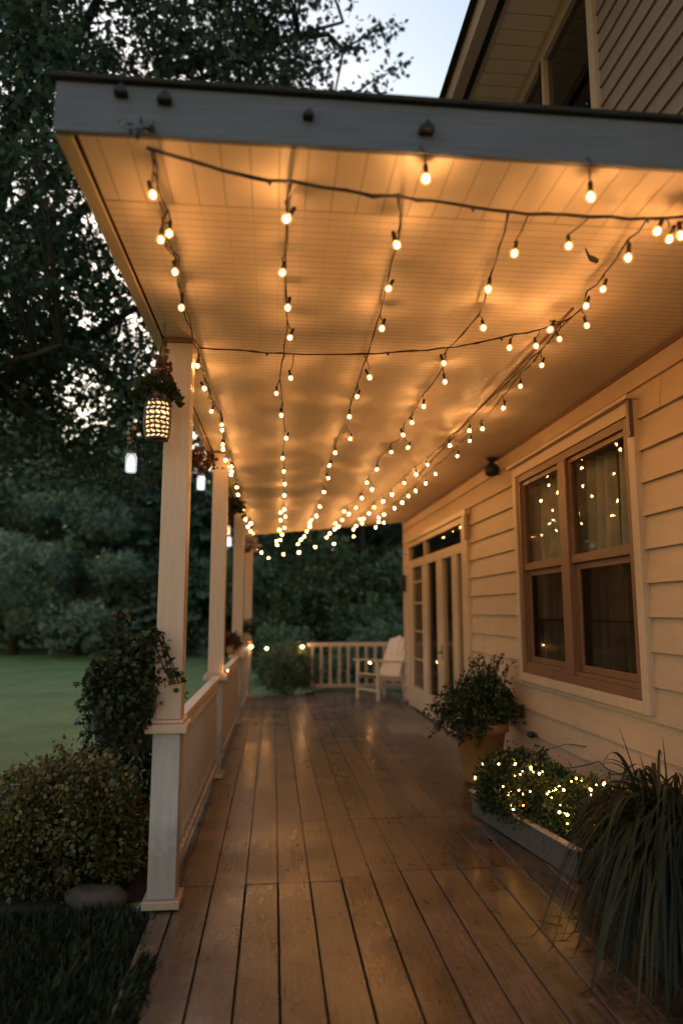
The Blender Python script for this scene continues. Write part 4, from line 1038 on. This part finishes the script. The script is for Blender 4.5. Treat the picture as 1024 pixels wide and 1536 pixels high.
def fountain_grass():
    x, y = 1.98, 3.42
    r = empty('fountain_grass', (x, y, 0), 'big clump of dark arching grass at the right front of the deck', 'ornamental grass')
    b = MB(); b.lathe([(.001, .003), (.19, .003), (.24, .30), (.25, .31), (.23, .31), (.001, .27)], (x, y, 0), 22); b.build('pot', M['black'], r)
    rng = np.random.default_rng(8)
    V = []; F = []; T = []
    def blade(p0, a, ln, up, w, droop):
        n = 12; d = np.array((math.cos(a), math.sin(a))); s = np.array((-d[1], d[0])); base = len(V); t0 = rng.random()
        for i in range(n + 1):
            t = i / n
            out = ln * (up * t * .35 + (1 - up) * t) ; h = ln * (t * (1.0 * up + .35) - droop * t * t)
            ww = w * (1 - t) ** .7 * (.6 + .4 * min(1, t * 6)); tw = .35 * math.sin(3 * t + t0 * 6)
            c = np.array((p0[0] + d[0] * out, p0[1] + d[1] * out, max(p0[2] + h, .012)))
            c[0] = min(c[0], WX - .04)
            V.append(tuple(c - np.array((s[0], s[1], tw)) * ww)); V.append(tuple(c + np.array((s[0], s[1], tw)) * ww)); T.extend([t0, t0])
        for i in range(n):
            F.append((base + 2 * i, base + 2 * i + 1, base + 2 * i + 3, base + 2 * i + 2))
    for k in range(1000):
        a = rng.uniform(0, 2 * PI); rr = .17 * math.sqrt(rng.random()); p0 = (x + rr * math.cos(a), y + rr * math.sin(a), .29 + rng.uniform(-.03, .25))
        a2 = a + rng.normal() * .9
        up = rng.uniform(.35, .95); ln = rng.uniform(.5, .95)
        blade(p0, a2, ln, up, rng.uniform(.006, .017), rng.uniform(.95, 1.8) * (1.25 - .35 * up))
    for k in range(18):
        a = rng.uniform(0, 2 * PI); blade((x + .1 * math.cos(a), y + .1 * math.sin(a) + .05, .35), a, rng.uniform(.42, .62), 1.0, .009, .30)
    me = bpy.data.meshes.new('blades'); off = wloc(r)
    me.from_pydata([(p[0] - off.x, p[1] - off.y, p[2] - off.z) for p in V], [], F); me.polygons.foreach_set('use_smooth', [True] * len(F))
    at = me.attributes.new('tint', 'FLOAT', 'POINT'); at.data.foreach_set('value', np.array(T, np.float32)); me.update()
    link('blades', me, M['grassblade'], r)
fountain_grass()
# fallen leaves on the boards
for (x, y, lab) in ((1.52, 5.55, 'dead curled leaf lying on the boards by the planter'), (1.50, 4.98, 'dead leaf against the far corner of the planter')):
    p = np.array([(x, y, .012)]); a = RNG.normal(size=(1, 3)); a[:, 2] *= .2
    tag(leaves('fallen_leaf', p, a, .05, 'broad', M['ivy']), lab, 'leaf', 'dead leaves on the deck')

# ------------------------------------------------------------------ chair at the far end
def chair():
    x, y = 2.02, 13.05
    r = empty('porch_chair', (x, y, 0), 'cream slatted armchair facing left at the far corner of the deck', 'chair')
    hw = .29
    for s in (-1, 1):
        b = MB(); b.bar((x - .36, y + s * hw, .003), (x - .36, y + s * hw, .68), .05, .05); b.build('leg', M['chair'], r, .004)
        b = MB(); b.bar((x + .30, y + s * hw, .003), (x + .17, y + s * hw, .45), .05, .05); b.build('leg', M['chair'], r, .004)
        b = MB(); b.bar((x - .44, y + s * hw, .70), (x + .26, y + s * hw, .66), .09, .028); b.build('arm', M['chair'], r, .006)
        b = MB(); b.bar((x - .36, y + s * (hw - .03), .41), (x + .2, y + s * (hw - .03), .34), .025, .07); b.build('seat_rail', M['chair'], r)
    b = MB()
    for k in range(6):
        t = k / 5; b.obox((x - .34 + .5 * t, y, .455 - .065 * t), (.085, .54, .022), (0, .13, 0))
    b.build('seat', M['chair'], r, .003)
    b = MB()
    for k in range(5):
        yy = y + (k - 2) * .112; h = 1.12 - .03 * abs(k - 2); p = Vector((x + .12, yy, .36)); q = Vector((x + .43, yy, h))
        b.obox((p + q) / 2, (.02, .1105, (q - p).length), (0, math.atan2(q.x - p.x, q.z - p.z), 0))
    b.build('backrest', M['chair'], r, .004)
    b = MB(); b.bar((x + .30, y - .27, .78), (x + .30, y + .27, .78), .03, .05); b.bar((x - .36, y - .29, .18), (x - .36, y + .29, .18), .03, .04); b.build('stretcher', M['chair'], r)
    r.rotation_euler = (0, 0, math.radians(32))
chair()

# ------------------------------------------------------------------ trees
def maple():
    rng = np.random.default_rng(21)
    root = Vector((-5.6, 10.5, GZ))
    r = empty('maple_tree', root, 'tall dark leafy maple spreading over the porch roof from the left', 'tree')
    fork = Vector((-5.2, 10.3, 3.2)); top = Vector((-4.2, 10, 7.0)); top2 = Vector((-3.6, 9.8, 11.0))
    st = MB(); st.tube([root, root + Vector((.1, 0, 1.2)), fork, Vector((-4.7, 10.1, 5)), top, Vector((-3.9, 9.9, 9)), top2], [.34, .27, .23, .20, .16, .10, .03], 10)
    # big limbs
    anchors = []
    limbs = [((-4.9, 10.2, 4.2), (-2.4, 9.0, 5.2), (-1.3, 8.2, 5.4)), ((-4.5, 10.1, 5.8), (-2.2, 9.2, 7.6), (-.6, 8.8, 8.6)), ((-4.2, 10, 7.), (-1.8, 9.2, 9.2), (.9, 9.0, 10.0)),
             ((-4.9, 10.2, 4.4), (-5.2, 8, 5.6), (-4.6, 6.6, 6.0)), ((-4.4, 10.1, 6.2), (-4.6, 8.4, 8.2), (-3.6, 7.2, 9.6)), ((-4.0, 9.9, 8.4), (-2.4, 8.8, 10.6), (-.6, 8.2, 11.6)),
             ((-5.0, 10.2, 3.9), (-3.4, 8.2, 4.3), (-2.2, 7.0, 4.3)), ((-4.9, 10.2, 4.6), (-6.8, 11, 6), (-8, 11.5, 7)), ((-4.4, 10.1, 6.), (-4.2, 12, 7.6), (-3, 13, 8.6)),
             ((-2.6, 9.1, 5.1), (-1.9, 9.6, 4.4), (-1.6, 10, 3.9)), ((-1.8, 9.2, 9.2), (0.2, 9.4, 10.2), (1.3, 9.4, 10.0)), ((-3.4, 8.2, 4.3), (-3.6, 7.0, 4.0), (-3.0, 6.3, 3.7))]
    for l in limbs:
        pts = [Vector(p) for p in l]; fine = []
        for i in range(9):
            t = i / 8; fine.append((1 - t) ** 2 * pts[0] + 2 * t * (1 - t) * pts[1] + t * t * pts[2] + Vector(rng.normal(size=3) * .05))
        st.tube(fine, [.10 * (1 - .1 * i) for i in range(9)], 7); anchors += fine[2:]
    anchors += [fork, top, top2]
    AN = np.array([tuple(a) for a in anchors])
    # leaf clusters
    C = []
    ell = [((-3.6, 9.6, 7.6), (3.6, 3.0, 3.6), 350), ((-2.6, 8.2, 10.2), (3.2, 2.2, 2.6), 240), ((-3.0, 8.4, 5.0), (2.2, 2.2, 1.6), 150), ((-.3, 9.4, 9.8), (1.35, 1.6, 1.9), 90), ((-3.6, 6.4, 8.6), (2.4, 1.4, 3.0), 105)]
    for (c, rad, n) in ell:
        p = np.array(c) + rng.normal(size=(n, 3)) * np.array(rad) * .52; C.append(p)
    # lower hanging fringe
    n = 75; C.append(np.stack([rng.uniform(-4.6, -1.25, n), rng.uniform(7.6, 10.5, n), rng.uniform(3.3, 4.6, n)], 1))
    C = np.concatenate(C)
    ang = C[:, 0] / C[:, 1]; el = (C[:, 2] - 1.58) / C[:, 1]
    keep = (C[:, 1] > 5.2) & (C[:, 2] > 3.2) & ~((C[:, 0] > -1.15) & (C[:, 2] < 4.6)) & ~((C[:, 0] > 1.3) & (C[:, 2] < 8.6))
    keep &= ~((ang > .045) & (rng.random(len(C)) < .93)) & (ang < .19)
    keep &= ~((C[:, 2] < 4.3) & (rng.random(len(C)) < .25))
    C = C[keep]
    # a few sprays against the open sky
    spr = []
    for (p0, p1, n) in (((.35, 9.3, 9.3), (1.02, 9.2, 9.95), 9), ((.75, 9.3, 8.85), (1.86, 9.2, 9.62), 13), ((.9, 9.3, 8.6), (1.3, 9.2, 8.85), 5), ((1.0, 9.4, 10.0), (1.75, 9.3, 10.35), 8), ((.3, 9.2, 8.6), (.9, 9.2, 8.9), 8)):
        a, b_ = Vector(p0), Vector(p1); st.tube([a, a.lerp(b_, .5) + Vector((0, 0, .06)), b_], [.018, .012, .004], 5)
        for i in range(n): spr.append(tuple(a.lerp(b_, (i + .6) / n) + Vector(rng.normal(size=3) * .05)))
    for c in C[::2]:
        d = ((AN - c) ** 2).sum(1); a = Vector(AN[d.argmin()]); c = Vector(c)
        m = a.lerp(c, .5) + Vector((0, 0, .12)); st.tube([a, m, c], [.022, .012, .004], 4)
    st.build('trunk', M['bark'], r)
    per = 78
    k = len(C); pos = np.repeat(C, per, 0) + rng.normal(size=(k * per, 3)) * np.array((.21, .21, .15))
    S = np.array(spr); ps = np.repeat(S, 13, 0) + rng.normal(size=(len(S) * 13, 3)) * np.array((.085, .085, .10))
    t = np.concatenate([np.repeat(rng.random(k), per) * .6 + rng.random(k * per) * .4, rng.random(len(ps))])
    pos = np.concatenate([pos, ps])
    ax = rng.normal(size=pos.shape) * .7 + (0, 0, -.55)
    sz = rng.uniform(.055, .105, len(pos))
    o = pos[:, 0] > -1.0
    ok = ~(o & (pos[:, 2] < 3.9)); ok &= ~((pos[:, 0] > 1.45) & (pos[:, 2] < 7.2))
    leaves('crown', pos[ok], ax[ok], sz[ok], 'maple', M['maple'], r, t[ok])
maple()

def spruce_mesh(h, seed):
    rng = np.random.default_rng(seed); P = []; A = []; S = []; T = []
    z = .35
    while z < h * .98:
        t = z / h; R = h * .28 * (1 - t) ** .8 + .15
        nb = int(8 + 10 * (1 - t))
        for k in range(nb):
            a = rng.uniform(0, 6.28); rr = R * rng.uniform(.70, 1.12)
            nn = max(5, int(rr / .085)); s = (np.arange(nn) + .5) / nn
            drop = -.60 * rr * s ** 1.4 + .42 * rr * np.maximum(0, s - .55)
            tint = rng.random(); zz = z + rng.normal() * .06
            for rep_ in range(4):
                wd = .05 + .16 * (1 - s)
                side = rng.normal(size=nn) * wd * rr * .8
                p = np.stack([rr * s * math.cos(a) - side * math.sin(a), rr * s * math.sin(a) + side * math.cos(a), zz + drop - np.abs(side) * .25 + rng.normal(size=nn) * .025], 1)
                d = np.tile((math.cos(a), math.sin(a), -.55), (nn, 1)) + rng.normal(size=(nn, 3)) * (.5, .5, .25)
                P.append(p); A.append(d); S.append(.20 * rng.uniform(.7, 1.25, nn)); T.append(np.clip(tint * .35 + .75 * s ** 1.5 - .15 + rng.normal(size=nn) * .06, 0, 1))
        z += .42 + .16 * rng.random()
    return leaf_mesh('crown', np.concatenate(P), np.concatenate(A), np.concatenate(S), 'slim' if False else 'oval', np.concatenate(T), rng=rng)
def bg_mesh(h, w, seed, lsz=.17, nb=26):
    rng = np.random.default_rng(seed); P = []; A = []; T = []
    for k in range(nb):
        t = rng.uniform(.10, .97); R = w * (math.sin(PI * min(.98, .18 + .80 * t)) ** .7) * .68; a = rng.uniform(0, 6.28)
        c = (R * math.cos(a), R * math.sin(a), h * t)
        rad = np.array((1, 1, .72)) * w * rng.uniform(.22, .46)
        p, ax, tt = clumpy(c, rad, 95, 12, .12, rng, -.55, .6); P.append(p); A.append(ax)
        T.append(np.clip(tt * .35 + .45 * (p[:, 2] - c[2]) / rad[2] + .22 + rng.normal() * .10, 0, 1))  # shading put into the tint: clump tops lighter, undersides darker
    P = np.concatenate(P); P[:, 2] = np.maximum(P[:, 2], .15)
    return leaf_mesh('crown', P, np.concatenate(A), rng.uniform(lsz * .6, lsz * 1.2, len(P)), 'oval', np.concatenate(T), rng=rng)
def trunk_mesh(h, r0):
    b = MB(); b.tube([(0, 0, -.2), (.03, .02, h * .3), (-.04, .03, h * .6), (.02, 0, h * .93)], [r0, r0 * .8, r0 * .5, r0 * .1], 8)
    for k in range(9):
        a = k * 2.4; z = h * (.25 + .07 * k); l = h * .16
        b.tube([(0, 0, z), (l * .6 * math.cos(a), l * .6 * math.sin(a), z + l * .35), (l * math.cos(a), l * math.sin(a), z + l * .7)], [r0 * .3, r0 * .2, r0 * .06], 5)
    return b.mesh('trunk')
def make_tree(name, lab, cat, crown, trunk, mat, loc, rot=0, sc=(1, 1, 1), group='trees beyond the lawn'):
    r = empty(name, loc, lab, cat, group); r.rotation_euler = (0, 0, rot); r.scale = sc
    for me in (crown, trunk):
        if not me.materials: me.materials.append(mat if me is crown else M['bark'])
    link('crown', crown, None, r); link('trunk', trunk, None, r)
    return r
SP = [spruce_mesh(12.0, 1), spruce_mesh(10.5, 2)]; SPT = trunk_mesh(11.5, .22)
BG = [bg_mesh(11, 3.4, 5), bg_mesh(9.5, 3.6, 6)]; BGT = trunk_mesh(9.5, .22)
GR = [bg_mesh(9.0, 3.4, 9, .16, 30)]; GRT = trunk_mesh(8, .2)
for i, (x, y, rot, s, lab) in enumerate([(-5.2, 30.5, .3, 1.0, 'dark spruce with layered boughs behind the lawn, right beside the first post'),
        (-3.1, 29.0, 2.0, .92, 'dark spruce seen between the first and second posts'), (-1.2, 31.0, 4.1, 1.05, 'dark spruce seen between the second and third posts'),
        (-7.4, 33.5, 1.2, 1.1, 'tall spruce behind the grey green tree at the lawn edge')]):
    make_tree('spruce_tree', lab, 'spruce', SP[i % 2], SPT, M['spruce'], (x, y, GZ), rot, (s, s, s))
for i, (x, y, rot, s, lab) in enumerate([(-10.3, 29.5, 0, 1.05, 'pale grey green tree at the left edge beyond the lawn'), (-7.6, 28.6, 2.2, .92, 'smaller grey green tree next to the spruces beyond the lawn')]):
    make_tree('leafy_tree', lab, 'tree', GR[0], GRT, M['greyleaf'], (x, y, GZ), rot, (s, s, s))
for i, (x, y, rot, s, lab) in enumerate([(.6, 25.5, .4, 1.0, 'dark woodland tree beyond the round shrub'), (3.0, 24.0, 1.7, .95, 'dark woodland tree beyond the middle of the far railing'),
        (5.6, 25.5, 3.0, 1.1, 'dark woodland tree beyond the chair'), (1.9, 29.5, 4.4, 1.25, 'taller woodland tree standing further back behind the far railing'),
        (-13.2, 35.0, 5.3, 1.15, 'tall woodland tree far back at the left edge'), (7.5, 30, .9, 1.2, 'tall woodland tree beyond the house corner')]):
    make_tree('woodland_tree', lab, 'tree', BG[i % 2], BGT, M['bgleaf'], (x, y, GZ), rot, (s, s, s))
# undergrowth: a continuous mass under the trees that nobody could count
rng = np.random.default_rng(30); n = 9000
xs = rng.uniform(-24, 14, n); ys = np.where(xs < -1, rng.uniform(32, 35, n), rng.uniform(26, 29.5, n)); hh = 2.6 + 1.2 * np.sin(xs * .9) + .8 * np.sin(xs * 2.3 + 1)
zs = GZ + rng.random(n) ** .7 * hh
tag(leaves('undergrowth', np.stack([xs, ys, zs], 1), rng.normal(size=(n, 3)) + (0, -.4, .3), rng.uniform(.35, .7, n), 'broad', M['bgleaf']), kind='stuff')
n = 9000; xs = rng.uniform(-45, 35, n); ys = rng.uniform(44, 50, n); hh = 11 + 2.5 * np.sin(xs * .5) + 1.5 * np.sin(xs * 1.7)
tag(leaves('far_woods', np.stack([xs, ys, GZ + rng.random(n) * hh], 1), rng.normal(size=(n, 3)) + (0, -.4, .2), rng.uniform(.9, 1.7, n), 'broad', M['bgleaf']), kind='stuff')

# ------------------------------------------------------------------ light
SUN_EL, SUN_ROT = 30.0, -10.0
SKY = 0.15
w = bpy.data.worlds.new('World'); scn.world = w; w.use_nodes = True
nt = w.node_tree; nt.nodes.clear()
out = nt.nodes.new('ShaderNodeOutputWorld'); bg = nt.nodes.new('ShaderNodeBackground'); sky = nt.nodes.new('ShaderNodeTexSky')
sky.sky_type = 'NISHITA'; sky.sun_disc = False; sky.sun_elevation = math.radians(SUN_EL); sky.sun_rotation = math.radians(SUN_ROT)
sky.air_density = 2.0; sky.dust_density = 0.5; sky.ozone_density = 1.0
bg.inputs['Strength'].default_value = SKY
tn = nt.nodes.new('ShaderNodeMix'); tn.data_type = 'RGBA'; tn.blend_type = 'MULTIPLY'; tn.inputs[0].default_value = 1.0
tn.inputs[7].default_value = (1.36, 1.22, 1.16, 1)
nt.links.new(sky.outputs[0], tn.inputs[6]); nt.links.new(tn.outputs[2], bg.inputs['Color']); nt.links.new(bg.outputs[0], out.inputs['Surface'])
sd = bpy.data.lights.new('sun', 'SUN'); sd.energy = 0.05; sd.angle = math.radians(12); sd.color = (1, .9, .8)
so = bpy.data.objects.new('sun', sd); COL.objects.link(so)
az = math.radians(SUN_ROT); el = math.radians(SUN_EL)
dirv = Vector((math.sin(az) * math.cos(el), math.cos(az) * math.cos(el), math.sin(el)))
so.rotation_euler = (-dirv).to_track_quat('-Z', 'Y').to_euler()

# ------------------------------------------------------------------ camera
cd = bpy.data.cameras.new('camera'); cam = bpy.data.objects.new('camera', cd); COL.objects.link(cam)
cam.location = (0, 0, 1.58); cam.rotation_euler = (math.radians(90 + 8.0766), 0, math.radians(-5.4938))
cd.sensor_fit = 'VERTICAL'; cd.sensor_height = 36; cd.lens = 1050 / 1536 * 36
cd.clip_start = .05; cd.clip_end = 600
cd.dof.use_dof = True; cd.dof.focus_distance = 4.4; cd.dof.aperture_fstop = .85
scn.camera = cam
scn.view_settings.view_transform = 'Standard'; scn.view_settings.look = 'None'
scn.view_settings.exposure = 0; scn.view_settings.gamma = 1
scn.render.engine = 'CYCLES'
cy = scn.cycles
cy.use_denoising = True
try: cy.denoiser = 'OPENIMAGEDENOISE'
except Exception: pass
cy.use_light_tree = True
cy.max_bounces = 7; cy.diffuse_bounces = 3; cy.glossy_bounces = 3; cy.transparent_max_bounces = 12; cy.transmission_bounces = 4
cy.sample_clamp_indirect = 4.0; cy.caustics_reflective = False; cy.caustics_refractive = False
